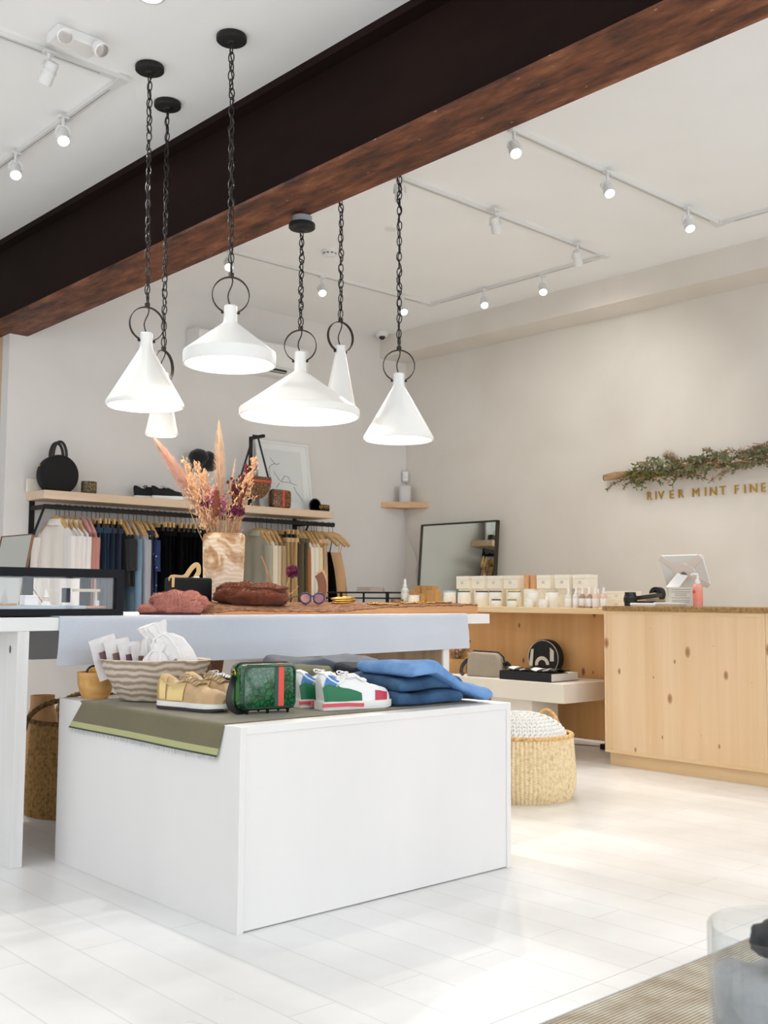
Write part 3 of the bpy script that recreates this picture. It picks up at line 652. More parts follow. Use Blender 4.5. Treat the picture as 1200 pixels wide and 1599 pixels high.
hang(406, 'top', 'cream', 'Cream linen shirt nearer the sage striped shirt', 'neutral shirts on the rail', L_=.95, w=.2)
hang(410, 'top', 'ivory', 'Ivory shirt between the cream and beige shirts', 'neutral shirts on the rail', L_=.95, w=.2)
hang(417, 'top', 'beige', 'Beige linen shirt between the ivory shirt and the taupe jacket', 'neutral shirts on the rail', L_=.95, w=.2)
hang(424, 'top', 'taupe', 'Taupe jacket left of the tan trousers', 'neutral shirts on the rail', name='jacket', L_=.95, w=.2)
for px, l in zip((435,441,447), ('Tan trousers next to the taupe jacket', 'Tan trousers in the middle of three pairs', 'Tan trousers next to the olive brown skirts')): hang(px, 'bottom', 'tan', l, 'tan trousers on the rail', w=.16)
for px, l in zip((453,459), ('Olive brown skirt nearer the tan trousers', 'Olive brown skirt nearer the rust jacket')): hang(px, 'skirt', 'olive', l, 'olive brown skirts on the rail', w=.19, L_=.9)
hang(464, 'top', 'rust', 'Rust suede jacket between the olive skirts and the ivory knits', 'rust and ivory tops on the rail', name='jacket', collar=False, L_=.9, w=.19)
hang(468, 'top', 'ivory', 'Ivory knit sweater beside the rust jacket', 'rust and ivory tops on the rail', name='sweater', collar=False, L_=.9, w=.2)
hang(475, 'top', 'ivory', 'Ivory knit sweater beside the butter yellow shirt', 'rust and ivory tops on the rail', name='sweater', collar=False, L_=.9, w=.2)
hang(480, 'top', 'butter', 'Butter yellow long shirt left of the blush skirts', 'rust and ivory tops on the rail', L_=.9, w=.2, collar=False)
for px, l in zip((487,491,495), ('Blush skirt nearer the butter yellow shirt', 'Blush skirt in the middle of three', 'Blush skirt nearer the camel slip dress')): hang(px, 'skirt', 'blush', l, 'blush skirts on the rail', w=.15, L_=.62)
hang(504, 'slip', 'black', 'Black camisole half hidden behind the camel slip dress', 'slips at the right end of the rail', rot=.45, name='camisole', L_=.5, w=.15)
hang(514, 'slip', 'camel', 'Camel slip dress with thin straps at the right end of the rail', 'slips at the right end of the rail', rot=.95, w=.185)
hang(520, 'slip', 'taupe', 'Taupe strappy top hanging last at the right end of the rail', 'slips at the right end of the rail', rot=.9, name='camisole', L_=.55, w=.14)
# ------------------------------------------------------------------ things on the wall shelf
FELT = mat('black_felt', (20,19,20), .95, sheen=.3, bump=.2, bs=200)
t = thing('round_handbag', 'round black straw handbag with two ring handles at the left end of the shelf', 'handbag', (3.575, 7.53, SZ), -.12)
def disc_outline(k, rx, rz, flat):     # round bag outline with a flattened base
    out = []
    for j in range(40):
        a = 2*PI*j/40; x = rx*math.cos(a); z = rz*math.sin(a); out.append((x, max(z, -rz*flat)))
    return out
rx, rz = .145, .15
rings = []
for y, k in ((-.068,.80),(-.064,.93),(-.046,1),(.046,1),(.064,.93),(.068,.80)):
    rings.append([Vector((x*k, y, z*k+rz*.86)) for x, z in disc_outline(0, rx, rz, .86)])
MB().loft(rings).build('body', mat('black_straw', (17,16,16), .85, bump=.5, bs=150), t, 50)
for sy in (-.036, .036):
    MB().tube([(-.05, sy, .25)]+bez((-.05,sy,.25), (-.055,sy*1.1,.42), (.055,sy*1.1,.42), (.05,sy,.25), n=18), .011, 10).build('handle', BLACKP, t, 60)
MB().lathe([(0,-.002),(.011,-.002),(.011,.002),(0,.002)], 16, M=T(-.147,-.03,.19) @ RY(-PI/2)).build('charm', GOLD, t, 40)
def box_thing(name, label, cat, loc, dims, m_, rz=0, group=None, bevel=.003):
    o = BX(-dims[0]/2, -dims[1]/2, 0, dims[0]/2, dims[1]/2, dims[2]).build(name, m_, None, bevel=bevel); o.location = loc; o.rotation_euler = (0,0,rz); return tag(o, label, cat, group)
box_thing('small_canvas', 'small blank white panel behind the round black handbag', 'panel', (3.475, 7.655, SZ), (.17,.02,.10), CREAM)
cuffm = voro('black_speckled', (190,160,110), (24,22,20), 70, .0, .10, .35)
t = thing('cuff_bracelet', 'black speckled cuff beside the round black handbag', 'bracelet', (3.80, 7.47, SZ), .2)
rings = []
for z in (0,.004,.046,.09,.095): 
    k = .96 if z in (0,.095) else 1
    rings.append(rrect(.115*k, .08*k, .03, 5, z))
MB().loft(rings).build('band', cuffm, t, 50)
# ---- shoes
def shoe(name, label, cat, loc, rz, L_, W_, upper, solem, group, low=1.0, laces=None, panels=(), lining=None, outsole=None, tilt=0):
    t = thing(name, label, cat, loc, rz, group)
    pw = [(0,.62),(.06,.78),(.25,.80),(.45,.82),(.65,1.0),(.80,1.0),(.92,.80),(1,.32)]
    ph = [(0,.080),(.05,.098),(.12,.092),(.25,.072),(.38,.078),(.48,.080),(.6,.066),(.75,.052),(.9,.043),(.97,.032),(1,.018)]
    def ip(tab, u):
        for (a, p_), (b_, q) in zip(tab[:-1], tab[1:]):
            if u <= b_: 
                k = (u-a)/(b_-a); k = k*k*(3-2*k); return p_+(q-p_)*k
        return tab[-1][1]
    sz = .026
    def S(u, v, off=0):       # upper surface
        w = W_/2*ip(pw, u)*.96+off; h = ip(ph, u)*low*L_/.28+off; a = PI*v
        c, s_ = math.cos(a), math.sin(a); x = L_*(.01+.975*u)+ (off if u > .9 else (-off if u < .1 else 0)) - .012*(1-u)*s_
        bend = .012*math.sin(PI*u)*(1 if W_ > 0 else -1)
        return Vector((x, math.copysign(abs(c)**.85, c)*w+bend*.3, sz-.004+abs(s_)**.85*h))
    n = 26
    rings = [[S(i/n, j/16) for j in range(17)]+[Vector((S(i/n,1).x, S(i/n,1).y*.5, sz-.006)), Vector((S(i/n,0).x, S(i/n,0).y*.5, sz-.006))] for i in range(n+1)]
    MB().loft(rings).build('upper', upper, t, 55)
    sol = []
    for i in range(n+1):
        u = i/n; w = W_/2*ip(pw, u)*1.05; x = L_*(-.012+1.024*u); toe = .010*max(0, (u-.8)/.2)**2; b0 = toe + (0 if outsole else 0)
        sol.append([Vector((x, w, sz+.002)), Vector((x, w*1.03, b0+.012)), Vector((x, w*.97, b0)), Vector((x, -w*.97, b0)), Vector((x, -w*1.03, b0+.012)), Vector((x, -w, sz+.002))])
    so = MB().loft(sol).build('sole', solem, t, 45)
    if outsole:
        MB().loft([[Vector((p.x, p.y*1.012, p.z+ (0.0 if k in (2,3) else 0))) if k in (2,3) else Vector((p.x, p.y*1.014, min(p.z, .008+p.z*.2))) for k, p in enumerate(r_)] for r_ in sol]).build('outsole', outsole, so, 45)
    def patch(u0, u1, v0, v1, off, m_, nm, sh=lambda a, c: (a, c)):
        nu, nv = 10, 8
        def fn(a, c):
            uu, vv = sh(u0+(u1-u0)*a, v0+(v1-v0)*c); return S(min(1,max(0,uu)), min(1,max(0,vv)), off)
        return MB().slab(fn, nu, nv, .0016).build(nm, m_, t, 60)
    # ankle opening: dark lining dropped in, with a padded rim round it
    rim = []
    for k in range(24):
        a = 2*PI*k/24; u = .20+.175*math.cos(a); v = .5+.25*math.sin(a)*(1-.25*math.cos(a)); p = S(u, v, .001); rim.append(p)
    cen = sum(rim, Vector())/24
    MB().loft([[p+Vector((0,0,.0005)) for p in rim], [p.lerp(cen, .5)+Vector((0,0,-.002+ (.012 if False else 0))) for p in rim]], (False, True)).build('lining', lining or mat('shoe_lining', (70,66,62), .9), t, 60)
    MB().tube(rim, .0045, 8, closed=True).build('collar', upper, t, 60)
    patch(.36, .62, .34, .66, .003, upper, 'tongue')
    if laces:
        lc = MB()
        for k in range(6):
            u = .40+.045*k; wv = .17-.005*k
            lc.strap([S(u, .5-wv+2*wv*q/8, .0065) for q in range(9)], .007, .003)
            if k < 5: lc.strap([S(u+.045*q/6, .5-wv*.9+1.8*wv*q/6, .006) for q in range(7)], .006, .003)
        for s in (-1, 1):
            c0 = S(.40, .5, .007); lc.tube([c0+Vector((math.cos(a)*.016-.016, s*(.006+.020*math.sin(a)), .004+.006*math.sin(a))) for a in [PI*2*q/10 for q in range(10)]], .0022, 5, closed=True)
        lc.build('laces', laces, t, 50)
    for p_ in panels: patch(*p_)
    return t
RUB = mat('white_rubber', (238,236,230), .5)
bc = mat('black_canvas', (24,24,27), .85, bump=.2, bs=300)
for loc, l in (((4.36, 7.50, SZ), 'Black canvas sneaker with white sole, nearer shoe of the pair on the shelf'), ((4.26, 7.60, SZ), 'Black canvas sneaker with white sole, farther shoe of the pair on the shelf')):
    shoe('sneaker', l, 'shoe', loc, -.35, .27, .10, bc, RUB, 'black sneakers on the shelf', low=.95, laces=bc if 'farther' in l else mat('grey_lace', (205,205,203), .8))
# black felt hat on a slim stand, seen through the grasses
t = thing('hat_on_stand', 'black rounded felt cap on a slim black stand behind the dried grasses', 'hat', (4.83, 7.52, SZ))
MB().lathe([(0,0),(.06,0),(.06,.008),(.008,.012),(.008,.28),(.0,.28)], 20).build('stand', BLACK, t, 40)
hb = MB().blob((-.03, 0, .375), (.085,.08,.075), .1, 2, 3); hb.blob((.065, .0, .35), (.09,.08,.085), .08, 2, 5)
hb.build('crown', FELT, t, 70)
MB().tube([(-.11,-.05,.31),(-.13,-.02,.2),(-.12,0,.14)], .006, 6).build('ribbon', FELT, t)
# T stand with the hanging snake print bag
SNK = voro('brown_snakeskin', (48,32,22), (132,88,50), 34, .02, .14, .4, coat=.2)
t = thing('display_stand', 'black metal stand holding the half-moon snake print bag on the shelf', 'stand', (P(391, 750, 'y', 7.55).x, 7.55, SZ))
BX(-.07,-.05,0,.07,.05,.01).build('foot', BLACK, t, bevel=.002)
BX(-.012,-.012,.01,.012,.012,.60).build('post', BLACK, t)
BX(-.012,-.19,.585,.012,.012,.61).xf(T(0,0,0)).build('arm', BLACK, t)
t = thing('shoulder_bag', 'brown snake print half-moon bag hanging by a black strap from the stand', 'handbag', (P(398, 760, 'y', 7.37).x, 7.37, SZ+.02))
rings = []
for y, k in ((-.035,.9),(-.028,1),(.028,1),(.035,.9)):
    o = []
    for j in range(25):
        a = PI+PI*j/24; o.append(Vector((.15*k*math.cos(a), y, .20+.17*k*math.sin(a))))
    o += [Vector((.15*k, y, .225)), Vector((-.15*k, y, .225))]; rings.append(o)
MB().loft(rings).build('body', SNK, t, 50)
BX(-.15,-.037,.18,.15,-.034,.196).build('zip_band', mat('coral_red', (214,84,62), .5), t)
MB().strap([(-.145,0,.21),(-.02,0,.575),(.02,0,.575),(.145,0,.21)], .018, .003, up=(0,1,0)).build('strap', BLACKP, t)
def camera_bag(label, name, loc, rz, w, d, h, m_, stripes, group=None, strapside=-1, pz=True):
    t = thing(name, label, 'handbag', loc, rz, group)
    st = []
    rings = []
    for y, k in ((-d/2, .93), (-d/2+.006, .985), (-d/2+.014, 1), (d/2-.014, 1), (d/2-.006, .985), (d/2, .93)):
        rings.append([Vector((p.x*k, y, h/2+p.y*k)) for p in rrect(w, h, min(w,h)*.16, 6)])
    MB().loft(rings).build('body', m_, t, 50)
    for x0, x1, sm in stripes: 
        bb = MB(); pts = [(x0, -d/2-.001, .012), (x0, -d/2-.001, h*.96), (x0, -d/2+.014, h+.0015), (x0, d/2, h*.97)]
        bb.loft([[Vector((x, p[1]+yo, p[2]+zo)) for x, yo, zo in ((x0,0,0),(x1,0,0),(x1,.002,-.002),(x0,.002,-.002))] for p in pts]); bb.build('stripe', sm, t)
    MB().tube([Vector((p.x*1.0, 0, h/2+p.y*1.0)) for p in rrect(w+.004, h+.004, min(w,h)*.16, 6)], .003, 6, closed=True, up=(0,1,0)).build('zip', BLACKP, t, 50)
    return t
RED = mat('coral_stripe', (226,78,66), .55)
t = camera_bag('small brown snake print box bag with a red stripe, standing before the framed drawing', 'handbag', (5.57, 7.43, SZ), .05, .20, .08, .155, SNK, [(.0,.022,RED)])
for s in (-1, 1): MB().tube(arc((s*.098, 0, .075), .014, 0, 2*PI, 14, (0,1,0), (0,0,1))[:-1], .003, 6, closed=True).build('side_ring', GOLD, t, 50)
# framed line drawing
t = thing('framed_drawing', 'white framed line drawing of a reclining figure leaning on the wall above the shelf', 'picture', (5.755, 7.575, SZ))
Mt = RX(-math.atan2(.095, .6)); w, h = .29, .62
FRAME = mat('white_frame', (240,240,238), .4)
for q in ((-w,-.02,0,-w+.018,.0,h), (w-.018,-.02,0,w,0,h), (-w+.018,-.02,0,w-.018,0,.018), (-w+.018,-.02,h-.018,w-.018,0,h)):
    MB().box(*q, M=Mt).build('frame_bar', FRAME, t, bevel=.001)
MB().box(-w+.018, -.006, .018, w-.018, -.001, h-.018, Mt).build('mat_board', mat('mat_board', (236,237,236), .8), t)
mb = MB(); mw_, mz0, mz1 = .205, .075, .545
mb.box(-mw_, -.008, mz0, mw_, -.006, mz1, Mt); mb.build('paper', mat('drawing_paper', (224,227,226), .8), t)
INK = mat('ink', (52,56,60), .7)
def ink(*pts):      # u,v in paper coordinates 0..1 (v down)
    q = [Vector((-mw_+2*mw_*u, -.0085, mz1-(mz1-mz0)*v)) for u, v in pts]
    sm = []
    for i in range(len(q)-1):
        p0 = q[max(i-1,0)]; p3 = q[min(i+2,len(q)-1)]
        for k in range(6):
            s = k/6; a, b_ = q[i], q[i+1]
            sm.append(.5*((2*a)+(b_-p0)*s+(2*p0-5*a+4*b_-p3)*s*s+(3*a-p0-3*b_+p3)*s**3))
    sm.append(q[-1])
    mbk.tube([Mt @ p for p in sm], .0020, 5, up=(0,1,0))
mbk = MB()
ink((.16,.17),(.26,.27),(.36,.28),(.38,.25)); ink((.27,.27),(.14,.33),(.09,.45),(.14,.60),(.10,.74),(.10,.83))
ink((.22,.43),(.30,.53),(.40,.61),(.62,.62),(.82,.66)); ink((.42,.60),(.50,.51),(.60,.51),(.66,.61)); ink((.36,.64),(.26,.74)); ink((.74,.69),(.80,.80),(.86,.85),(.95,.96))
mbk.build('ink_line', INK, t, 60)
# belt roll
t = thing('rolled_belt', 'rolled black belt with a gold buckle at the right end of the shelf', 'belt', (6.01, 7.45, SZ), 0)
sp = [(-.03+(.016+.026*a/(4*PI))*math.cos(a), 0, .045+(.016+.026*a/(4*PI))*math.sin(a)) for a in [4*PI*k/60 for k in range(61)]]
MB().strap([(x, y, z) for x, y, z in sp], .07, .005, up=(0,1,0)).build('roll', BLACKP, t, 40)
BX(.005,-.035,.0,.11,.03,.06).build('folded_end', mat('black_leather', (22,21,22), .45), t, bevel=.006)
bk = MB()
for k, x in enumerate((.0, .03, .06, .085)): bk.tube(arc((x, -.04, .035+.008*(k % 2)), .012, 0, 2*PI, 12, (1,0,0), (0,0,1))[:-1], .003, 6, closed=True)
bk.build('buckle', GOLD, t, 50)

# ------------------------------------------------------------------ the big white table
TZ = .914
TW = wood('white_washed_wood', (232,231,230), (222,219,216), 'z', .6, rough=.45)
TWX = wood('white_washed_top', (236,236,236), (228,226,224), 'x', .6, rough=.45)
t = thing('display_table', 'long white table with broad slab legs behind the white block', 'table', (2.85, 4.36, 0))
BX(1.38-2.85, 3.87-4.36, TZ-.05, 4.31-2.85, 4.85-4.36, TZ).build('tabletop', TWX, t, bevel=.002)
LEGIN = wood('pale_oak_leg', (206,190,172), (186,168,150), 'z', .7, rough=.55, knots=2.2, knotc=(130,100,76))
for x0, x1 in ((1.703, 1.748), (3.962, 4.005)):
    BX(x0-2.85, 3.874-4.36, 0, x1-2.85, 4.82-4.36, TZ-.05).build('leg', TW if x0 > 3 else TW, t, bevel=.002)
lg = [x for x in bpy.data.objects if x.parent == t and x.name.startswith('leg')]
BX(3.9585-2.85, 3.885-4.36, .004, 3.962-2.85, 4.815-4.36, TZ-.05).build('inner_face', wood('brown_wood_face', (190,164,134), (166,140,110), 'z', .8, rough=.6), lg[1])  # thin facing board in a browner wood tone than the leg
kp = P(16, 1014, 'x', 1.703)
MB().blob((1.7025-2.85, kp.y-4.36, kp.z), (.0015,.008,.015)).build('knot', mat('dark_knot', (96,86,80), .8), lg[0])
# runner
LIN = mat('grey_linen_runner', (202,207,217), .9, var=.05, vs=3, bump=.25, bs=260, sheen=.2)
prof = [(-.001, .734), (-.006, .80), (-.003, .86), (-.002, .905), (.004, .9165), (.03, .9165), (.5, .9165), (.95, .9165), (.978, .9165), (.983, .905), (.984, .8), (.986, .70)]
def runner(u, v):
    k = v*(len(prof)-1); i = min(int(k), len(prof)-2); f = k-i; y = lerp(prof[i][0], prof[i+1][0], f); z = lerp(prof[i][1], prof[i+1][1], f)
    x = lerp(1.862, 4.128, u); dr = max(0, (.905-z)/.18)
    s = -1 if v < .5 else 1
    return Vector((x+.012*dr*(1 if u > .5 else -1)*abs(2*u-1), 3.866+y+s*dr*(.006+.008*noise.noise(Vector((x*2.2, s, 3)))), z+(.006*math.sin(x*1.7) if dr > .9 else 0)))
tag(MB().slab(runner, 60, 44, -.002).build('table_runner', LIN, None, 60), 'pale grey linen runner laid across the white table and hanging down its front', 'runner')
TT = .918
# ------------------------------------------------------------------ black glass-fronted case with jewellery
cx0, cx1, cy0, cy1 = 1.60, 2.172, 3.94, 4.26; ch_ = .185; zc = TT+.001
CASE = mat('ink_black_paint', (13,14,22), .6, spec=.25)
t = thing('jewellery_case', 'black framed glass jewellery case at the left end of the table', 'display case', ((cx0+cx1)/2, (cy0+cy1)/2, zc))
hx, hy = (cx1-cx0)/2, (cy1-cy0)/2; fw = .034
BX(-hx,-hy,0,hx,hy,.026).build('base', CASE, t, bevel=.001)
lid = MB()
for q in ((-hx,-hy,ch_-.034,hx,-hy+fw,ch_), (-hx,hy-fw,ch_-.034,hx,hy,ch_), (-hx,-hy+fw,ch_-.034,-hx+fw,hy-fw,ch_), (hx-fw,-hy+fw,ch_-.034,hx,hy-fw,ch_)): lid.box(*q)
lid.build('top_frame', CASE, t)
for sx in (-1, 1):
    for sy in (-1, 1):
        BX(min(sx*hx, sx*(hx-fw)), min(sy*hy, sy*(hy-fw)), .026, max(sx*hx, sx*(hx-fw)), max(sy*hy, sy*(hy-fw)), ch_-.034).build('post', CASE, t)
px_ = P(42, 920, 'y', cy1-.017).x-(cx0+cx1)/2
BX(px_-.02, hy-fw, .026, px_+.02, hy-.016, ch_-.034).build('post', CASE, t)
BX(-hx+fw,-hy+.012,.026,hx-fw,-hy+.015,ch_-.034).build('front_glass', GLASS, t)
BX(-hx+fw,hy-.015,.026,hx-fw,hy-.012,ch_-.034).build('back_glass', GLASS, t)
BX(hx-.014,-hy+fw,.026,hx-.011,hy-fw,ch_-.034).build('side_glass', GLASS, t)
BX(-hx+fw,-hy+fw,ch_-.012,hx-fw,hy-fw,ch_-.009).build('top_glass', GLASS, t)
zi = zc+.0265
rbody([(0,.36,.2,.02),(.012,.36,.2,.02)]).build('display_cushion', mat('pale_blue_velvet', (196,206,218), .9), None, 50)
o = bpy.data.objects['display_cushion']; o.location = (1.86, 4.09, zi); tag(o, 'pale blue display pad inside the black case', 'display pad')
zj = zi+.0125
box_thing('jewellery_stand', 'small white ring box standing on the pad in the black case', 'jewellery stand', (1.815, 4.04, zj), (.055,.05,.04), PLASTIC)
t = thing('ring_cone', 'white cone with gold rings in the middle of the black case', 'ring stand', (1.89, 4.05, zj))
MB().lathe([(0,0),(.018,0),(.018,.008),(.014,.012),(.003,.062),(0,.063)], 20).build('cone', WHITE_SHADE, t, 40)
for z, r_ in ((.022,.0125),(.03,.0105)): MB().tube(arc((0,0,z), r_, 0, 2*PI, 18, (1,0,0), (0,1,0))[:-1], .0018, 6, closed=True).build('ring', GOLD, t, 60)
t = thing('necklace_stand', 'small dark upright card on a white foot in the black case', 'jewellery stand', (1.975, 4.05, zj))
BX(-.02,-.012,0,.02,.02,.012).build('foot', PLASTIC, t, bevel=.001); BX(-.017,-.002,.012,.017,.004,.07).build('card', mat('slate_card', (44,44,54), .7), t)
box_thing('gold_earrings', 'gold earrings laid at the left of the pad in the black case', 'earrings', (1.73, 4.03, zj), (.06,.03,.008), GOLD, .2)
t = thing('jewellery_riser', 'white raised ledge with pins on the right inside the black case', 'jewellery stand', (2.09, 4.10, zi))
BX(-.055,-.02,.068,.05,.02,.08).build('ledge', mat('bone_ledge', (226,216,196), .7), t); BX(.034,-.008,0,.044,.008,.068).build('support', mat('bone_ledge', (226,216,196), .7), t)
box_thing('copper_tray', 'copper coloured strip tray at the right inside the black case', 'tray', (2.085, 4.03, zi), (.09,.05,.01), mat('copper', (206,146,110), .4, .5))
box_thing('jewellery_stand', 'tiny white block on the copper tray in the black case', 'jewellery stand', (2.10, 4.03, zi+.0105), (.016,.016,.022), PLASTIC)
# easel mirror behind the case
yl_, yr_ = P(2.5, 836, 'x', 2.09).y, P(51.6, 835, 'x', 2.09).y; hw = (yl_-yr_)/2; hh = (P(27, 835.5, 'x', 2.09).z-TT)/math.cos(.17)
t = thing('table_mirror', 'small copper framed mirror tilted on the table behind the black case', 'mirror', (2.09-hh*math.sin(.17), (yl_+yr_)/2, TT))
Mm = RY(.17)
MB().box(0,-hw+.004,.004,.004,hw-.004,hh-.004,Mm).build('glass', MATS['mirror_glass'], t)
for q in ((-.003,-hw,0,.008,-hw+.004,hh),(-.003,hw-.004,0,.008,hw,hh),(-.003,-hw,0,.008,hw,.004),(-.003,-hw,hh-.004,.008,hw,hh)): MB().box(*q, M=Mm).build('frame_bar', mat('copper_frame', (120,84,66), .5, .5), t)
MB().tube([Mm @ Vector((.01,-.08,.20)), (.19,-.085,.004)], .003, 6).build('leg', MATS['copper_frame'], t)
MB().tube([Mm @ Vector((.01,.08,.20)), (.19,.085,.004)], .003, 6).build('leg', MATS['copper_frame'], t)
# ---- fluffy slippers and fur
def furry(mb, seed, n, ln, thin=.0016, down=.25):
    """short hair tufts over everything already in mb"""
    rnd = random.Random(seed); fs = list(mb.f); vs = mb.v
    ar = []; tot = 0; cs = []
    for f in fs:
        a, b_, c = vs[f[0]], vs[f[1]], vs[f[2]]; nn = (b_-a).cross(c-a); tot += nn.length; ar.append(tot); cs.append(nn)
    cen = sum(vs, Vector())/len(vs); import bisect
    nv, nf = [], []
    for _ in range(n):
        i = bisect.bisect(ar, rnd.random()*tot); i = min(i, len(fs)-1); f = fs[i]; k = [rnd.random() for _ in f]; sm = sum(k); p = Vector()
        for w_, q in zip(k, f): p += vs[q]*(w_/sm)
        nrm = cs[i].normalized() if cs[i].length else Vector((0,0,1))
        if nrm.dot(p-cen) < 0: nrm = -nrm
        d = (nrm+Vector((rnd.gauss(0,.45), rnd.gauss(0,.45), rnd.gauss(0,.45)-down))).normalized()*ln*rnd.uniform(.6,1.2)
        s = nrm.cross(Vector((rnd.gauss(0,1), rnd.gauss(0,1), rnd.gauss(0,1))))
        s = (s.normalized() if s.length else Vector((1,0,0)))*thin
        o = len(nv); nv += [p-s, p+s, p+d]; nf.append((o, o+1, o+2))
    mb.add(nv, nf); return mb
PINKF = mat('pink_faux_fur', (184,116,102), .95, var=.18, vs=16, sheen=.15)
BRNF = mat('brown_faux_fur', (112,54,30), .95, var=.25, vs=10, sheen=.1)
for loc, rz, l in (((2.445, 4.03, TT), 2.5, 'Fluffy dusty pink slipper nearer the black case'), ((2.56, 4.12, TT), 2.75, 'Fluffy dusty pink slipper nearer the black box bag')):
    t = thing('slipper', l, 'slipper', loc, rz, 'fluffy pink slippers')
    out = [(.13*math.cos(a)*(1 if math.cos(a) > 0 else 1), .048*math.sin(a)*(1.05-.12*math.cos(a))) for a in [2*PI*k/28 for k in range(28)]]
    MB().prism(out, 0, .012).build('sole', mat('plum_sole', (84,40,42), .8), t, 40)
    fb = MB().blob((-.02,0,.045), (.098,.062,.056), .22, 2.6, 2+loc[0], 34, 20, floor=.010)
    fb.blob((-.075,0,.03), (.062,.058,.036), .25, 3.2, 9, 24, 14, floor=.010); fb.blob((.085,0,.022), (.055,.05,.026), .2, 4, 5, 24, 12, floor=.010); fb.blob((.03,-.02,.066), (.06,.05,.030), .25, 3, 4, 22, 12)
    furry(fb, 3, 9000, .0055, .0011).build('fur_upper', PINKF, t, 80)
# black box bag with tan handle
t = thing('box_bag', 'black rectangular box bag with a curved tan leather handle', 'handbag', (2.665, 4.24, TT), -.06)
BX(-.102,-.045,0,.102,.045,.165).build('body', mat('black_box_leather', (13,14,16), .6, spec=.25), t, bevel=.012, seg=4)
hp = bez((-.095,-.01,.150), (-.11,-.01,.185), (-.03,-.01,.150), (-.02,-.01,.172), n=8)+bez((-.015,-.01,.176), (.015,-.01,.225), (.05,-.01,.25), (.045,-.01,.19), n=14)+[Vector((.03,-.01,.166))]
MB().strap(hp, .022, .004, up=(0,1,0)).build('handle', mat('tan_handle', (216,180,124), .5), t, 40)
MB().strap([(-.103,-.047,.165),(-.104,-.047,.12)], .012, .003, up=(0,1,0)).build('strap_end', MATS['tan_handle'], t)
BX(.015,-.02,.164,.045,.0,.170).build('handle_plate', mat('nickel', (200,198,190), .3, 1), t)
# ---- wooden vase
m, N, L, b, mp = nodes_of('burl_wood', .6, .3)
a1 = N.new('ShaderNodeTexNoise'); a1.inputs['Scale'].default_value = 6; a1.inputs['Detail'].default_value = 8; a1.inputs['Distortion'].default_value = 1.5; L.new(mp.outputs[0], a1.inputs['Vector'])
wv = N.new('ShaderNodeTexWave'); wv.bands_direction = 'Z'; wv.inputs['Scale'].default_value = 14; wv.inputs['Distortion'].default_value = 9; wv.inputs['Detail'].default_value = 3; wv.inputs['Detail Scale'].default_value = 1.2; L.new(mp.outputs[0], wv.inputs['Vector'])
r = ramp(N, [(.1, (216,196,172)), (.9, (230,214,194))]); L.new(wv.outputs['Fac'], r.inputs['Fac'])
r2 = ramp(N, [(.40, (176,136,96)), (.47, (206,166,122)), (.53, (250,240,228)), (.6, (255,255,255))]); L.new(a1.outputs['Fac'], r2.inputs['Fac'])
sp = N.new('ShaderNodeSeparateXYZ'); L.new(N['Texture Coordinate'].outputs['Object'], sp.inputs[0])
nz = N.new('ShaderNodeTexNoise'); nz.inputs['Scale'].default_value = 9; L.new(N['Texture Coordinate'].outputs['Object'], nz.inputs['Vector'])
ma = N.new('ShaderNodeMath'); ma.operation = 'MULTIPLY_ADD'; ma.inputs[1].default_value = .28; L.new(nz.outputs['Fac'], ma.inputs[0]); L.new(sp.outputs['Z'], ma.inputs[2])
mr = N.new('ShaderNodeMapRange'); mr.inputs[1].default_value = .30; mr.inputs[2].default_value = .40; L.new(ma.outputs[0], mr.inputs[0])
mu = N.new('ShaderNodeMath'); mu.operation = 'MULTIPLY'; mu.inputs[1].default_value = .85; L.new(mr.outputs[0], mu.inputs[0])
L.new(mixc(N, L, mu.outputs[0], r.outputs['Color'], mixc(N, L, 1.0, r.outputs['Color'], r2.outputs['Color'], 'MULTIPLY')), b.inputs['Base Color'])
VX, VY = 2.935, 4.36; VH = .385
t = thing('wooden_vase', 'tall turned wooden vase with burl markings holding dried grasses', 'vase', (VX, VY, TT))
MB().lathe([(0,0),(.084,0),(.088,.006),(.092,.05),(.098,.2),(.1015,.32),(.102,.36),(.098,.378),(.088,.385),(.075,.384),(.072,.375),(.07,.2),(0,.05)], 48).build('body', m, t, 50)
# ------------------------------------------------------------------ dried flowers in the vase
V0 = Vector((VX, VY, TT+VH-.03))
IR = Vector((.738, -.675, 0)); IV = Vector((-.675, -.738, 0))    # picture right / toward the viewer, as room directions
def fl(dx, dz, dv=0): return V0 + IR*dx + IV*dv + Vector((0,0,dz+.03))
def plume(mb, a, c, rad, n, ln, seed, droop=.35, w=.0011):
    rnd = random.Random(seed); pts = bez(a, a.lerp(c,.5)+Vector((0,0,(c-a).length*.05)), c, n=30); ax = (c-a).normalized()
    for _ in range(n):
        f = rnd.random(); i = min(int(f*30), 29); p = pts[i].lerp(pts[i+1], f*30-i); env = rad*math.sin(PI*min(1, .12+f*.9))**.7
        rdv = Vector((rnd.gauss(0,1), rnd.gauss(0,1), rnd.gauss(0,1))); rdv = (rdv-ax*rdv.dot(ax)).normalized()
        q = p+ax*ln*rnd.uniform(.5,1)+rdv*env*rnd.uniform(.3,1.05)-Vector((0,0,droop*env*rnd.random()))
        s = ax.cross(rdv)*w; m_ = p.lerp(q,.55)+rdv*env*.15
        mb.add([p-s, p+s, m_+s, m_-s, q], [(0,1,2,3),(3,2,4)])
def stems(mb, pts, r=.0016):
    for p in pts:
        b0 = V0+Vector((random.Random(hash(tuple(p))).uniform(-.03,.03), random.Random(int(p.x*1e5)).uniform(-.03,.03), -.2)); mb.tube(bez(b0, V0.lerp(p,.15), p, n=8), r, 5)
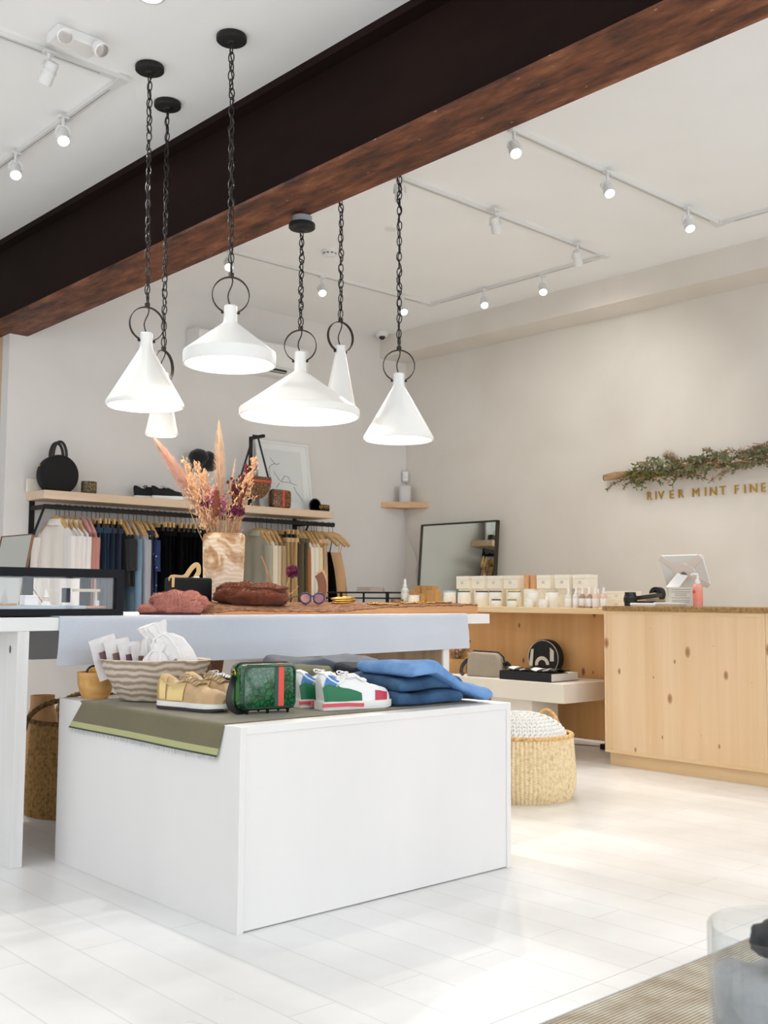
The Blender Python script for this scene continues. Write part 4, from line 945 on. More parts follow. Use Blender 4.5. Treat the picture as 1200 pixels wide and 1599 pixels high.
PAMP = mat('pink_pampas', (230,186,166), .95, var=.12, vs=30, sheen=.3); PAMB = mat('blond_pampas', (236,208,180), .95, var=.1, vs=30, sheen=.3); OATS = mat('peach_oats', (234,186,144), .9, var=.15, vs=40)
MAGE = mat('magenta_thistle', (128,46,84), .9, var=.4, vs=60); MAUVE = mat('mauve_statice', (196,120,142), .9, var=.35, vs=60); BURG = mat('burgundy_bloom', (110,38,42), .9, var=.35, vs=60); CATT = mat('cattail_brown', (120,58,32), .9, var=.2, vs=60)
STALK = mat('straw_stalk', (206,168,122), .85, var=.2, vs=40); DRYLEAF = mat('dry_petal', (222,176,160), .85, var=.2, vs=50)
def flower(label, build_head, m_, top, group, name='dried_flower', bottom=None, head='flower_head', stem_r=.0018):
    t = thing(name, label, 'dried flower', (VX, VY, TT+VH), 0, group); o = Vector((VX, VY, TT+VH))
    b0 = bottom or (V0+Vector((.035*((hash(label) if False else sum(map(ord, label))) % 17/8.5-1), .03*(sum(map(ord, label)) % 13/6.5-1), -.22)))
    mb = MB().tube(bez(b0, b0.lerp(top,.5)+Vector((0,0,.03)), top, n=12), stem_r, 5); mb.xf(T(*(-o))).build('stem', STALK, t, 60)
    hb = MB(); build_head(hb); hb.xf(T(*(-o))).build(head, m_, t, 70)
    return t
GR = 'dried grasses and flowers in the wooden vase'
def pl_(base, tip, rad, n, ln, seed, **k): return lambda mb: plume(mb, base, tip, rad, n, ln, seed, **k)
flower('pink pampas plume leaning far out to the left from the vase', pl_(fl(-.05,.02), fl(-.345,.455), .050, 3200, .05, 1), PAMP, fl(-.33,.44), GR, head='plume')
flower('tall blond pampas plume rising straight from the middle of the vase', pl_(fl(-.02,.10), fl(-.035,.525), .040, 2600, .05, 2), PAMB, fl(-.035,.5), GR, head='plume')
flower('pale thin plume right of the tall blond plume', pl_(fl(.02,.12), fl(.045,.34), .013, 260, .04, 3), PAMB, fl(.045,.33), GR, head='plume')
flower('short blond plume low on the left of the vase', pl_(fl(-.07,.02), fl(-.19,.25), .03, 900, .045, 13), PAMP, fl(-.18,.24), GR, head='plume')
def oats(base, tip, n, seed, spread=.022):
    def f(mb):
        rnd = random.Random(seed)
        for _ in range(n):
            t_ = rnd.random(); p = base.lerp(tip, t_)+Vector((rnd.gauss(0,1), rnd.gauss(0,1), rnd.gauss(0,1)))*spread*(.4+.6*math.sin(PI*min(1,t_+.15)))
            d = ((tip-base).normalized()+Vector((rnd.gauss(0,.4), rnd.gauss(0,.4), rnd.gauss(0,.4)))).normalized()
            mb.sweep([p, p+d*.008, p+d*.017], lambda u: [(math.cos(2*PI*k/5)*.0034*math.sin(PI*(.15+.8*u)), math.sin(2*PI*k/5)*.0034*math.sin(PI*(.15+.8*u))) for k in range(5)])
            mb.tube([base.lerp(tip, t_), p], .0007, 3)
    return f
for i, (bx_, bz, tx, tz, dv, l) in enumerate((( -.09,.06,-.20,.355,.0,'peach oat spray nearest the left pampas plume'), (-.06,.08,-.135,.345,.03,'peach oat spray left of the tall blond plume, in front of the black cap'), (-.05,.05,-.09,.30,.06,'peach oat spray lower left of the tall blond plume'), (-.08,.03,-.165,.27,.07,'peach oat spray low on the left side of the bouquet'), (.06,.10,.145,.36,.0,'peach oat spray reaching up to the right, before the hanging bag'), (.05,.08,.12,.27,.05,'peach oat spray on the right beside the cattail'))):
    flower(l, oats(fl(bx_,bz,dv), fl(tx,tz,dv), 150, 20+i), OATS, fl(tx,tz,dv), GR, head='spray')
def globe(c, r_, seed, n=260, spike=.35):
    def f(mb):
        rnd = random.Random(seed); mb.blob(c, (r_*.85,)*3, .1, 5, seed, 16, 10)
        for _ in range(n):
            d = Vector((rnd.gauss(0,1), rnd.gauss(0,1), rnd.gauss(0,1))).normalized(); s = d.cross(Vector((rnd.gauss(0,1),rnd.gauss(0,1),rnd.gauss(0,1)))).normalized()*r_*.16; p = c+d*r_*.7; q = c+d*r_*(1+spike*rnd.random())
            mb.add([p-s, p+s, p.lerp(q,.6)+s*.8, p.lerp(q,.6)-s*.8, q+Vector((0,0,r_*.08))], [(0,1,2,3),(3,2,4)])
    return f
flower('magenta thistle head low on the right side of the bouquet', globe(fl(.075,.105,.06), .030, 1), MAGE, fl(.075,.09,.06), GR)
flower('small magenta thistle on the left of the bouquet', globe(fl(-.085,.135,.06), .021, 2), MAGE, fl(-.085,.12,.06), GR)
flower('magenta thistle behind the lower right petals', globe(fl(.04,.09,.03), .022, 3), MAGE, fl(.04,.08,.03), GR)
def cluster(c, rad, n, seed, sz=.006):
    def f(mb):
        rnd = random.Random(seed)
        for _ in range(n):
            p = c+Vector((rnd.gauss(0,.5)*rad[0], rnd.gauss(0,.5)*rad[0], rnd.gauss(0,.5)*rad[1])); mb.blob(p, (sz*rnd.uniform(.6,1.2),)*3, .3, 4, rnd.random(), 6, 4); mb.tube([c-Vector((0,0,rad[1])), p], .0007, 3)
    return f
flower('mauve statice cluster in the left middle of the bouquet', cluster(fl(-.06,.16,.05), (.035,.05), 130, 5), MAUVE, fl(-.06,.13,.05), GR)
flower('mauve statice cluster behind the upright cattail', cluster(fl(-.01,.135,.04), (.035,.05), 120, 6), MAUVE, fl(-.01,.11,.04), GR)
flower('burgundy flower spike right of the upright cattail', cluster(fl(.055,.185,.03), (.022,.06), 150, 7), BURG, fl(.055,.15,.03), GR)
flower('burgundy flower spike between the right oat sprays', cluster(fl(.09,.24,.02), (.014,.05), 80, 8, .005), BURG, fl(.09,.22,.02), GR)
flower('burgundy bud sprig near the top right of the bouquet', cluster(fl(.105,.32,.01), (.008,.025), 14, 9, .009), BURG, fl(.105,.31,.01), GR)
def cat(a, c, r_=.0115): return lambda mb: mb.sweep([a.lerp(c, k/14) for k in range(15)], lambda u: [(math.cos(2*PI*k/12)*r_*min(1,(math.sin(PI*max(.0,min(1,u)))*4+.05))**.5, math.sin(2*PI*k/12)*r_*min(1,(math.sin(PI*max(0,min(1,u)))*4+.05))**.5) for k in range(12)])
flower('brown cattail standing upright in the middle of the bouquet', cat(fl(-.025,.075,.09), fl(-.025,.21,.09)), CATT, fl(-.025,.1,.09), GR, head='cattail_head')
flower('dark brown cattail leaning right beside the magenta thistle', cat(fl(.075,.12,.07), fl(.115,.24,.06), .009), mat('dark_cattail', (92,40,26), .9), fl(.08,.13,.07), GR, head='cattail_head')
for i, (x, z) in enumerate(((.018,.245),(.035,.265))): flower('tiny red ball bud on a thin stalk, %s of the two above the bouquet' % ('lower' if i == 0 else 'upper'), globe(fl(x,z,.03), .008, 30+i, 30, .1), BURG, fl(x,z,.03), GR)
def petals(c, n, seed, r_=.02):
    def f(mb):
        rnd = random.Random(seed)
        for k in range(n):
            a = 2*PI*k/n+rnd.random()*.4; d = Vector((math.cos(a)*.7, math.sin(a)*.7, .75)).normalized(); s = d.cross(Vector((0,0,1))).normalized()
            mb.slab(lambda u, v: c+d*(r_*u*1.6)+s*((v-.5)*r_*math.sin(PI*(.12+.8*u)))+Vector((0,0,-.012*u*u)), 5, 3, .0006)
    return f
for i, (x, z, dv, l) in enumerate(((.035,.055,.08,'pale pink dried tulip-shaped bloom in front of the burgundy spike'), (.055,.03,.09,'pale pink dried bloom low in front of the magenta thistle'), (.09,.065,.06,'pink papery bloom under the right thistle'), (-.06,.05,.08,'pink papery bloom low on the left of the bouquet'), (.085,.005,.05,'straw coloured seed pod hanging over the right rim of the vase'), (-.02,.035,.09,'pink papery bloom at the foot of the upright cattail'))):
    flower(l, petals(fl(x,z,dv), 5, 40+i), DRYLEAF, fl(x,z,dv), GR)
tk = MB(); rnd = random.Random(4)
for _ in range(90): 
    a = rnd.uniform(-1,1); tp = fl(a*.095, rnd.uniform(.03,.16), rnd.uniform(-.05,.09)); tk.tube([V0+Vector((rnd.uniform(-.05,.05), rnd.uniform(-.05,.05), -.25)), tp], .0013, 4)
o = tk.build('dried_stalks', STALK, None, 60); tag(o, 'mass of thin straw stalks filling the mouth of the wooden vase', 'dried flower'); o['kind'] = 'stuff'
# ------------------------------------------------------------------ live-edge slab and what lies on it
BARK = mat('bark', (150,104,70), .9, col2=(92,58,38), vs=34, bump=1.0, bs=60, stretch=(1,2.2,1), detail=8)
SAWN = wood('sawn_orange_wood', (214,158,108), (190,130,84), 'x', 1.2)
sx0, sx1 = 2.60, 4.278; sy0, sy1 = 3.925, 4.25; sz_ = TT
def top_z(x, y):
    u = (x-sx0)/(sx1-sx0); edge = [(0,.012),(.08,.02),(.25,.014),(.42,.012),(.5,.022),(.62,.034),(.75,.04),(.88,.043),(1,.046)]
    for (a, p_), (b_, q) in zip(edge[:-1], edge[1:]):
        if u <= b_: f = (u-a)/(b_-a); e = lerp(p_, q, f*f*(3-2*f)); break
    v = (y-sy0)/(sy1-sy0); k = math.sin(PI*min(1, .0+v*1.0)*.5)
    return e + (.052-e)*min(1, v*1.6)**.6*(1 if u > .02 else 0) + .004*noise.noise(Vector((x*18, y*26, 1)))+.004*noise.noise(Vector((x*50, y*60, 4)))
t = thing('live_edge_slab', 'long bark-topped wooden slab with an orange sawn side lying on the table', 'wood slab', (sx0, sy0, sz_))
nx, ny = 130, 24
def hull(x): return 1-.55*max(0, 1-(x-sx0)/.16)**2 
g = [[Vector((lerp(sx0,sx1,i/nx)-sx0, (lerp(sy0,sy1,j/ny)-sy0)*hull(lerp(sx0,sx1,i/nx)), top_z(lerp(sx0,sx1,i/nx), lerp(sy0,sy1,j/ny)))) for j in range(ny+1)] for i in range(nx+1)]
W_ = ny+1; bark = MB(); bark.slab(lambda u, v: g[min(nx, int(round(u*nx)))][min(ny, int(round(v*ny)))], nx, ny, .006); bark.build('bark', BARK, t, 60)
rings = []
for i in range(nx+1):
    a, c = g[i][0], g[i][-1]; mid = [g[i][j] for j in range(0, ny+1, 4)]
    rings.append([Vector((a.x, a.y+.001, 0))]+[Vector((p.x, p.y+(.001 if k == 0 else 0), max(.001, p.z-.004))) for k, p in enumerate(mid)]+[Vector((c.x, c.y-.001, 0))])
MB().loft(rings).build('sawn_wood', SAWN, t, 60)
def slab_z(x, y): return sz_+top_z(x, y)
fb = MB(); fx, fy = 2.905, 4.075; fz = slab_z(fx, fy)-.006
pg = T(fx, fy, fz) @ RZ(-.15)
fb.blob((0,0,.034), (.180,.085,.044), .25, 2.2, 1, 40, 22, p=.85, floor=0); fb.blob((-.062,.015,.066), (.105,.07,.036), .35, 2.6, 2, 30, 18); fb.blob((.055,.0,.068), (.115,.065,.030), .35, 2.4, 7, 30, 18); fb.blob((-.13,-.01,.045), (.05,.06,.036), .3, 3, 8, 22, 14)
furry(fb, 8, 20000, .0045, .0010, .1); fb.xf(RZ(-.15))
o = fb.build('fur_stole', BRNF, None, 80); o.location = (fx, fy, fz+.006); tag(o, 'folded brown faux fur stole lying on the bark slab', 'fur stole')
# sunglasses
gx, gy = 3.235, 4.045; gz = slab_z(gx, gy)
t = thing('sunglasses', 'tortoiseshell and violet sunglasses standing on the bark slab', 'sunglasses', (gx, gy, gz+.002), -.35)
TORT = voro('tortoise_violet', (70,46,84), (52,34,58), 60, .1, .4, .25)
for s in (-1, 1):
    c = Vector((s*.034, 0, .026)); rim = [c+Vector((.0275*math.cos(a), 0, .025*math.sin(a)+.002*abs(math.cos(a)))) for a in [2*PI*k/28 for k in range(28)]]
    MB().tube(rim, .0042, 8, closed=True, up=(0,1,0)).build('rim', TORT, t, 60)
    MB().loft([[p+Vector((0,-.0006,0)) for p in rim], [p+Vector((0,.0006,0)) for p in rim]]).build('lens', mat('violet_mirror_lens', (134,110,150), .08, .6, col2=(190,130,110), vs=20), t, 40)
    MB().tube([(s*.064,0,.036),(s*.068,.02,.037),(s*.069,.09,.032),(s*.067,.135,.006)], .0028, 6).build('temple', TORT, t, 60)
MB().tube(arc((0,0,.026), .0115, .2, PI-.2, 8, (1,0,0), (0,0,1)), .0035, 8, up=(0,1,0)).build('bridge', TORT, t, 60)
# gold bangle pile and chains
bx_, by_ = 3.46, 4.08; bz_ = slab_z(bx_, by_)
for k, (l, dx) in enumerate((('lowest gold bangle in the pile right of the sunglasses',0), ('middle gold bangle in the pile right of the sunglasses',.008), ('top gold bangle in the pile right of the sunglasses',-.004))):
    o = MB().tube(arc((0,0,0), .055, 0, 2*PI, 40, (1,0,.08), (0,1,0))[:-1], .0045, 8, closed=True).build('gold_bangle', GOLD, None, 60)
    o.location = (bx_+dx, by_, bz_+.009+.0095*k); tag(o, l, 'bangle', 'gold bangles on the slab')
def chain_on(label, pts, seed, link=.009, rad=.0018):
    rnd = random.Random(seed); mb = MB(); dense = []
    for a, c in zip(pts[:-1], pts[1:]):
        n = max(2, int((Vector(c)-Vector(a)).length/(link*.72)))
        for k in range(n): dense.append(Vector(a).lerp(Vector(c), k/n))
    for i, p in enumerate(dense):
        q = dense[min(i+1, len(dense)-1)]; d = (q-p); ang = math.atan2(d.y, d.x); z = slab_z(p.x, p.y)+.004+.002*(i % 2)
        ex = Vector((math.cos(ang), math.sin(ang), 0)); ey = Vector((-math.sin(ang), math.cos(ang), .9*(1 if i % 2 else -1))).normalized()
        mb.tube([Vector((p.x, p.y, z))+ex*(link*.62*math.cos(a))+ey*(link*.36*math.sin(a)) for a in [2*PI*k/8 for k in range(8)]], rad, 5, closed=True)
    o = mb.build('chain_necklace', mat('antique_gold', (164,124,64), .35, .9), None, 60); return tag(o, label, 'necklace', 'chain necklaces on the slab')
def loop(cx, cy, rx, ry, n=18, seed=0, turns=1):
    return [(cx+rx*math.cos(2*PI*turns*k/n)*(1+.25*noise.noise(Vector((k*.7, seed, 0)))), cy+ry*math.sin(2*PI*turns*k/n)*(1+.25*noise.noise(Vector((k*.7, seed, 5)))), 0) for k in range(n+1)]
chain_on('heaped antique gold chain necklace left of centre on the bark slab', loop(3.62, 4.0, .05, .035, 30, 1, 3), 1, .011, .0022)
chain_on('antique gold chain necklace trailing towards the front edge of the slab', [(3.60,4.01,0),(3.66,3.965,0),(3.70,3.945,0),(3.73,3.965,0)], 2, .011, .0022)
chain_on('fine gold chain necklace curled in front of the white candle', loop(3.86, 4.03, .05, .03, 20, 3, 2), 3)
chain_on('fine gold chain necklace in front of the kraft boxes', loop(4.0, 4.04, .05, .035, 20, 4, 2), 4)
chain_on('fine gold chain necklace near the right end of the slab', loop(4.13, 4.04, .05, .03, 20, 5, 2), 5)
# bent stem with a purple thistle, and a white name block behind the fur
tv = thing('dried_flower', 'purple thistle head on a bent stalk rising from behind the fur stole', 'dried flower', (3.1, 4.37, TT))
o_ = Vector((3.1, 4.37, TT)); tip = P(457, 893, 'y', 4.37)
b2 = P(424, 945, 'y', 4.37)
MB().tube([q-o_ for q in bez(P(438,962,'y',4.37), P(440,930,'y',4.37), tip, n=10)], .002, 5).build('stem', STALK, tv, 60)
hb = MB(); globe(tip, .031, 77, 320, .25)(hb); hb.xf(T(*(-o_))).build('flower_head', MAGE, tv, 70)
lf = MB()
for a, c in (((428,935),(408,868)), ((436,940),(466,915)), ((430,938),(418,895))):
    A_, B_ = P(*a,'y',4.37), P(*c,'y',4.37); lf.strap(bez(A_, A_.lerp(B_,.5)+Vector((.02,0,0)), B_, n=8), .006, .001, up=(0,1,0))
lf.xf(T(*(-o_))).build('leaf', mat('dry_leaf_brown', (176,128,84), .8), tv)
def text_mesh(body, size, depth, m_, name, spacing=1.0):
    cu = bpy.data.curves.new(name, 'FONT'); cu.body = body; cu.size = size; cu.extrude = depth; cu.space_character = spacing
    tmp = bpy.data.objects.new(name+'_tmp', cu); C.objects.link(tmp); dg = bpy.context.evaluated_depsgraph_get(); me = bpy.data.meshes.new_from_object(tmp.evaluated_get(dg)); bpy.data.objects.remove(tmp)
    me.materials.clear(); me.materials.append(m_); o = bpy.data.objects.new(name, me); C.objects.link(o); return o
t = thing('name_block', 'small white block with dark letters behind the left end of the fur stole', 'block', (3.05, 4.36, TT))
BX(-.03,-.025,0,.03,.025,.10).build('block', PLASTIC, t, bevel=.002)
x_ = text_mesh('N-E', .026, .0008, mat('dark_lettering', (70,64,58), .7), 'lettering'); x_.parent = t; x_.location = (-.026,-.0258,.062); x_.rotation_euler = (PI/2,0,0)
# curled brown leather strap loop standing behind the sunglasses
t = thing('leather_belt', 'brown leather belt curled upright behind the sunglasses', 'belt', (3.50, 4.36, TT), -.6)
MB().strap([(.075*math.sin(a)*1.0-.05+.02*(a/2), 0, .115-.105*math.cos(a)) for a in [PI*(.10+.70*k/22) for k in range(23)]], .045, .004, up=(0,1,0)).build('strap', LEATHER_BRN, t, 40)
MB().strap([(.085*math.sin(a)*1.0-.05+.02*(a/2), .012, .125-.115*math.cos(a)) for a in [PI*(.10+.70*k/22) for k in range(23)]], .040, .004, up=(0,1,0)).build('inner_strap', mat('pale_leather', (206,164,128), .6), t, 40)
# brown pouch hanging behind the table cloth under the top
t = thing('leather_pouch', 'brown leather pouch with tan strings hanging under the back of the table', 'pouch', (3.15, 4.80, TZ-.05))
MB().loft([[Vector((x*w_, y*.03, z)) for x, y in ((-1,-1),(-.4,-1.4),(.4,-1.4),(1,-1),(1,1),(-1,1))] for z, w_ in ((0,.03),(-.12,.06),(-.2,.075),(-.26,.065),(-.29,.04))]).build('body', LEATHER_BRN, t, 50)
for k in (-1, 1): MB().tube([(k*.01-.03,-.05,-.03),(k*.012-.035,-.05,-.15),(-.03+k*.004,-.05,-.28)], .0025, 5).build('string', LEATHER_TAN, t, 50)
# ------------------------------------------------------------------ white display block
BZ = .607
PW = mat('whitewashed_panel', (232,229,227), .5, var=.035, vs=3, stretch=(1,1,.25))
bx0, bx1, by0, by1 = 1.885, 3.118, 2.693, 3.895
t = thing('display_block', 'large white square display block in front of the long table', 'plinth', ((bx0+bx1)/2, (by0+by1)/2, 0))
ox, oy = (bx0+bx1)/2, (by0+by1)/2
BX(bx0-ox, by0-oy, 0, bx0+.022-ox, by1-oy, BZ).build('side_panel', PW, t, bevel=.0015)
BX(bx1-.022-ox, by0-oy, 0, bx1-ox, by1-oy, BZ).build('side_panel', PW, t, bevel=.0015)
BX(bx0+.022-ox, by0-oy, BZ-.024, bx1-.022-ox, by1-oy, BZ).build('top_panel', PW, t, bevel=.0015)
BX(bx0+.022-ox, by0+.006-oy, .004, bx1-.022-ox, by0+.024-oy, BZ-.024).build('front_panel', PW, t)
BX(bx0+.022-ox, by1-.024-oy, .004, bx1-.022-ox, by1-.006-oy, BZ-.024).build('back_panel', PW, t)
# olive cloth over the block, hanging down its left face
def cl_fn(v0, v1):      # v: 0 bottom of drape .. 1 right end on top
    def fn(u, v):
        s = lerp(v0, v1, v); y = lerp(2.775, 3.72, u); Ld = .103
        if s < Ld: 
            d = 1-s/Ld; x = bx0-.003-.010*d-.006*d*math.sin(y*9)*.6; z = BZ-Ld+s; y = lerp(2.775+.03*d, 3.70+.085*d, u)
        else:
            k = s-Ld; rr = .008
            if k < rr*1.57: a = k/rr; x = bx0-.003+rr*(1-math.cos(a)); z = BZ+.0035-rr+rr*math.sin(a)
            else: x = bx0+.005+(k-rr*1.57); z = BZ+.0035
            y += .006*math.sin(x*4)
        return Vector((x, y, z))
    return fn
t = thing('olive_cloth', 'olive green cloth with a pale striped hem, spread over the white block', 'cloth', (0,0,0))
OLV = mat('olive_canvas', (112,104,74), .9, var=.12, vs=5, sheen=.2, bump=.25, bs=220)
MB().slab(cl_fn(.030, 1.24), 36, 90, -.0025).build('field', OLV, t, 60)
MB().slab(cl_fn(.010, .030), 36, 4, -.0025).build('stripe', mat('pale_olive_stripe', (178,178,128), .9, bump=.2, bs=220), t, 60)
MB().slab(cl_fn(.004, .010), 36, 2, -.0025).build('dark_line', mat('dark_slate_stripe', (70,74,66), .9), t, 60)
fr = MB(); rnd = random.Random(9); f0 = cl_fn(0, .004)
for k in range(420):
    p = f0(rnd.random(), 1.0); q = p+Vector((rnd.uniform(-.003,.002), rnd.gauss(0,.003), -rnd.uniform(.010,.016)*(1.8 if rnd.random() < .02 else 1))); s = Vector((0,.0011,0))
    fr.add([p-s, p+s, q+s*.4, q-s*.4], [(0,1,2,3)])
o = fr.build('fringe', mat('frayed_edge', (190,192,190), .95), t); o['kind'] = 'stuff'
t.location = (bx0, 3.2, BZ)
for c in [x for x in bpy.data.objects if x.parent == t]: c.location = (-bx0, -3.2, -BZ)
CZ = BZ+.0045
# carved bowl and its contents
BWL = (2.094, 3.546); ang = -.74
m, N, L, b, mp = nodes_of('grey_wavy_wood', .7, .3)
wv = N.new('ShaderNodeTexWave'); wv.bands_direction = 'Z'; wv.inputs['Scale'].default_value = 13; wv.inputs['Distortion'].default_value = 5; wv.inputs['Detail'].default_value = 3; wv.inputs['Detail Scale'].default_value = .9; L.new(mp.outputs[0], wv.inputs['Vector'])
r = ramp(N, [(.1, (158,140,122)), (.6, (200,184,166)), (.95, (214,200,184))]); L.new(wv.outputs['Fac'], r.inputs['Fac']); L.new(r.outputs['Color'], b.inputs['Base Color'])
def ov(rx, ry, z, n=48): return [Vector((rx*math.cos(a), ry*math.sin(a), z)) for a in [2*PI*k/n for k in range(n)]]
t = thing('carved_bowl', 'oval grey carved wooden bowl full of cloth bags on the olive cloth', 'bowl', (BWL[0], BWL[1], CZ), ang)
MB().loft([ov(.10,.06,0), ov(.125,.082,.004), ov(.150,.10,.04), ov(.180,.122,.09), ov(.204,.14,.146), ov(.208,.143,.152), ov(.202,.138,.154), ov(.190,.127,.150), ov(.165,.106,.09), ov(.12,.07,.03), ov(.05,.03,.022)], (True, True)).build('body', m, t, 40)
CAN = mat('white_canvas', (236,232,230), .9, var=.06, vs=20, bump=.4, bs=60)
def drawbag(label, loc, rz, tilt, w, h, tag_=True, lean=0):
    t = thing('drawstring_bag', label, 'bag', loc, 0, 'drawstring bags in the bowl')
    M = RZ(rz) @ RY(lean) @ RX(tilt); rings = []
    for z, kx, ky in ((0,.7,.2),(.08,1,.32),(.35,1.04,.36),(.6,.92,.30),(.74,.55,.24),(.80,.34,.22),(.86,.40,.26),(.94,.52,.30),(1,.56,.26)):
        ring = []
        for j in range(36):
            a = 2*PI*j/36; cr = 1+ (.20*math.sin(a*9+rz) if z > .65 else .05*noise.noise(Vector((math.cos(a)*3, math.sin(a)*3, z*4+rz))))
            ring.append(M @ Vector((w/2*kx*math.cos(a)*cr, w/2*ky*math.sin(a)*cr, h*z)))
        rings.append(ring)
    MB().loft(rings).build('pouch', CAN, t, 60)
    ring = [M @ Vector((w/2*.36*math.cos(a), w/2*.24*math.sin(a), h*.80)) for a in [2*PI*k/20 for k in range(20)]]
    sb = MB().tube(ring, .0035, 6, closed=True)
    for s in (-1, 1): sb.tube(bez(M @ Vector((s*w*.1,-w*.12,h*.80)), M @ Vector((s*w*.30,-w*.22,h*.7)), M @ Vector((s*w*.25,-w*.26,h*.3)), n=10), .003, 5)
    sb.build('drawstring', mat('white_cord', (240,238,236), .8), t, 60)
    if tag_:
        for k in range(3): MB().box(-.035+.022*k, -w/2*.36-.003, h*.30, -.022+.022*k, -w/2*.36-.0015, h*.34, M).build('print', mat('pale_print', (150,146,150), .8), t)
    return t
def inb(dx, dv, z): q = Vector((BWL[0], BWL[1], CZ+z))+IR*dx+IV*dv; return q
drawbag('biggest white drawstring bag, slumped over to the left in the bowl', inb(.105,.0,.075), -.74, -.12, .165, .235, lean=-.55)
drawbag('white drawstring bag standing at the back of the bowl', inb(.02,-.06,.085), -.5, .12, .12, .205, False, lean=-.35)
drawbag('small white drawstring bag at the front of the bowl with its string showing', inb(.0,.055,.075), -.9, -.35, .105, .14, False)
PKT = mat('frosted_packet', (226,220,220), .3, var=.1, vs=30, bump=.3, bs=40)
for k in range(4):
    q = inb(-.155+.036*k, .01-.01*k, .085); M = RZ(-.74+.55+.12*k) @ RX(-.10) @ RY(-.30+.10*k)
    t = thing('packet', 'thin frosted packet standing in the bowl, %s from the left rim' % ('first','second','third','fourth')[k], 'packet', q, 0, 'packets in the bowl')
    hgt = .155-.012*k; MB().slab(lambda u, v: M @ Vector((-.05+.1*u, .006*math.sin(v*5+k)+.004*math.sin(u*6), hgt*v)), 8, 10, .003).build('wrapper', PKT, t, 60)
    MB().box(-.025, -.006, hgt*.30, .025, -.003, hgt*.66, M).build('contents', mat(('plum_insert','brown_insert')[k % 2], ((110,74,84),(120,96,84))[k % 2], .7), t)
# small tan bowl behind
t = thing('small_bowl', 'small tan wooden bowl behind the carved grey bowl', 'bowl', (1.985, 3.80, BZ), 0)
MB().lathe([(0,0),(.045,0),(.058,.02),(.068,.06),(.070,.10),(.066,.101),(.06,.06),(.04,.02),(0,.014)], 32).build('body', wood('tan_bowl_wood', (220,172,104), (200,148,84), 'x', 1.6), t, 40)
o = MB().blob((0,0,.0), (.045,.04,.04), .35, 4, 3).build('wax_bar', mat('mustard_wax', (214,160,60), .5), None, 60); o.location = (2.01, 3.80, BZ+.095); tag(o, 'mustard yellow lump in the small tan bowl', 'soap')
o = MB().tube(arc((0,0,0), .03, 0, PI, 16, (1,0,0), (0,0,1)), .004, 8).build('hair_band', BLACKP, None, 60); o.location = (1.965, 3.78, BZ+.095); tag(o, 'thin black band sticking out of the small tan bowl', 'band')
# shoes on the block
GLDU = mat('tan_mesh_gold', (206,172,128), .6, var=.15, vs=60, bump=.3, bs=300); GLDP = mat('metallic_gold', (216,188,128), .35, .6); TANS = mat('tan_suede', (200,164,124), .9, sheen=.3)
for loc, l, g in (((1.985,3.30,CZ), 'Gold and tan running shoe nearer the left edge, one of the pair by the bowl', 0), ((2.105,3.335,CZ), 'Gold and tan running shoe half hidden behind the green bag', 1)):
    shoe('running_shoe', l, 'shoe', loc, -1.28, .275, .10, GLDU, RUB, 'gold running shoes on the block', 1.02, mat('beige_lace', (178,152,116), .8), (
        (0.0,.15,.03,.40,.0022, GLDP, 'heel_panel'), (0.0,.15,.60,.97,.0022, GLDP, 'heel_panel'), (.18,.44,.03,.30,.0026, GLDP, 'side_panel', lambda a, c: (a+.12*(c-.1), c)), (.18,.44,.70,.97,.0026, GLDP, 'side_panel', lambda a, c: (a+.12*(.9-c), c)), (.80,1,.02,.98,.0024, TANS, 'toe_cap')), outsole=mat('dark_outsole', (62,58,56), .8), lining=mat('pale_blue_lining', (206,212,218), .9))
WL = mat('white_shoe_leather', (240,239,238), .45, bump=.08, bs=300); BLU = mat('cobalt_panel', (66,128,200), .5); GRN = mat('green_panel', (18,112,72), .5); CRI = mat('crimson_panel', (196,52,76), .5); CRP = mat('crimson_midsole', (224,84,98), .5)
for loc, l in (((2.362,2.905,CZ), 'White sneaker with blue, green and red panels, nearer one of the pair'), ((2.355,3.025,CZ), 'White sneaker with blue, green and red panels, farther one of the pair')):
    s_ = shoe('sneaker', l, 'shoe', loc, -.17, .285, .10, WL, RUB, 'white sneakers on the block', 1.12, WL, (
        (-.0,.20,.82,.985,.0022, GRN, 'green_panel'), (.20,.52,.78,.985,.0020, GRN, 'green_panel', lambda a, c: (a, .985-(.985-c)*(1-.6*(a-.2)/.32))), (.02,.17,.66,.815,.0022, BLU, 'blue_panel', lambda a, c: (a+.55*(.815-c), c)), (-.0,.20,.02,.18,.0022, GRN, 'green_panel'), (.70,.88,.80,.985,.0022, CRI, 'red_toe_panel', lambda a, c: (a+.12*(.985-c), c))), lining=mat('white_lining', (222,221,220), .9))
    for s in (-1, 1):
        pts = [(lerp(-.012,.15,k/10)*1, s*(-.0435-.004*math.sin(k/10*2)) if True else 0, .018-.010*max(0,(k/10-.6))) for k in range(11)]
        MB().strap([(x, y*1.0+s*0, z) for x, y, z in pts], .012, .003, up=(0,1,0)).build('midsole_stripe', CRP, s_)
DK = mat('black_sandal', (34,34,40), .6)
for loc, l in (((2.24,3.62,CZ), 'Dark shoe with white trim just right of the carved bowl'), ((2.34,3.66,CZ), 'Dark shoe with white trim between the carved bowl and the green bag')):
    shoe('shoe', l, 'shoe', loc, -1.0, .25, .09, DK, RUB, 'dark shoes behind the gold pair', .8, mat('white_lace', (226,226,226), .8))
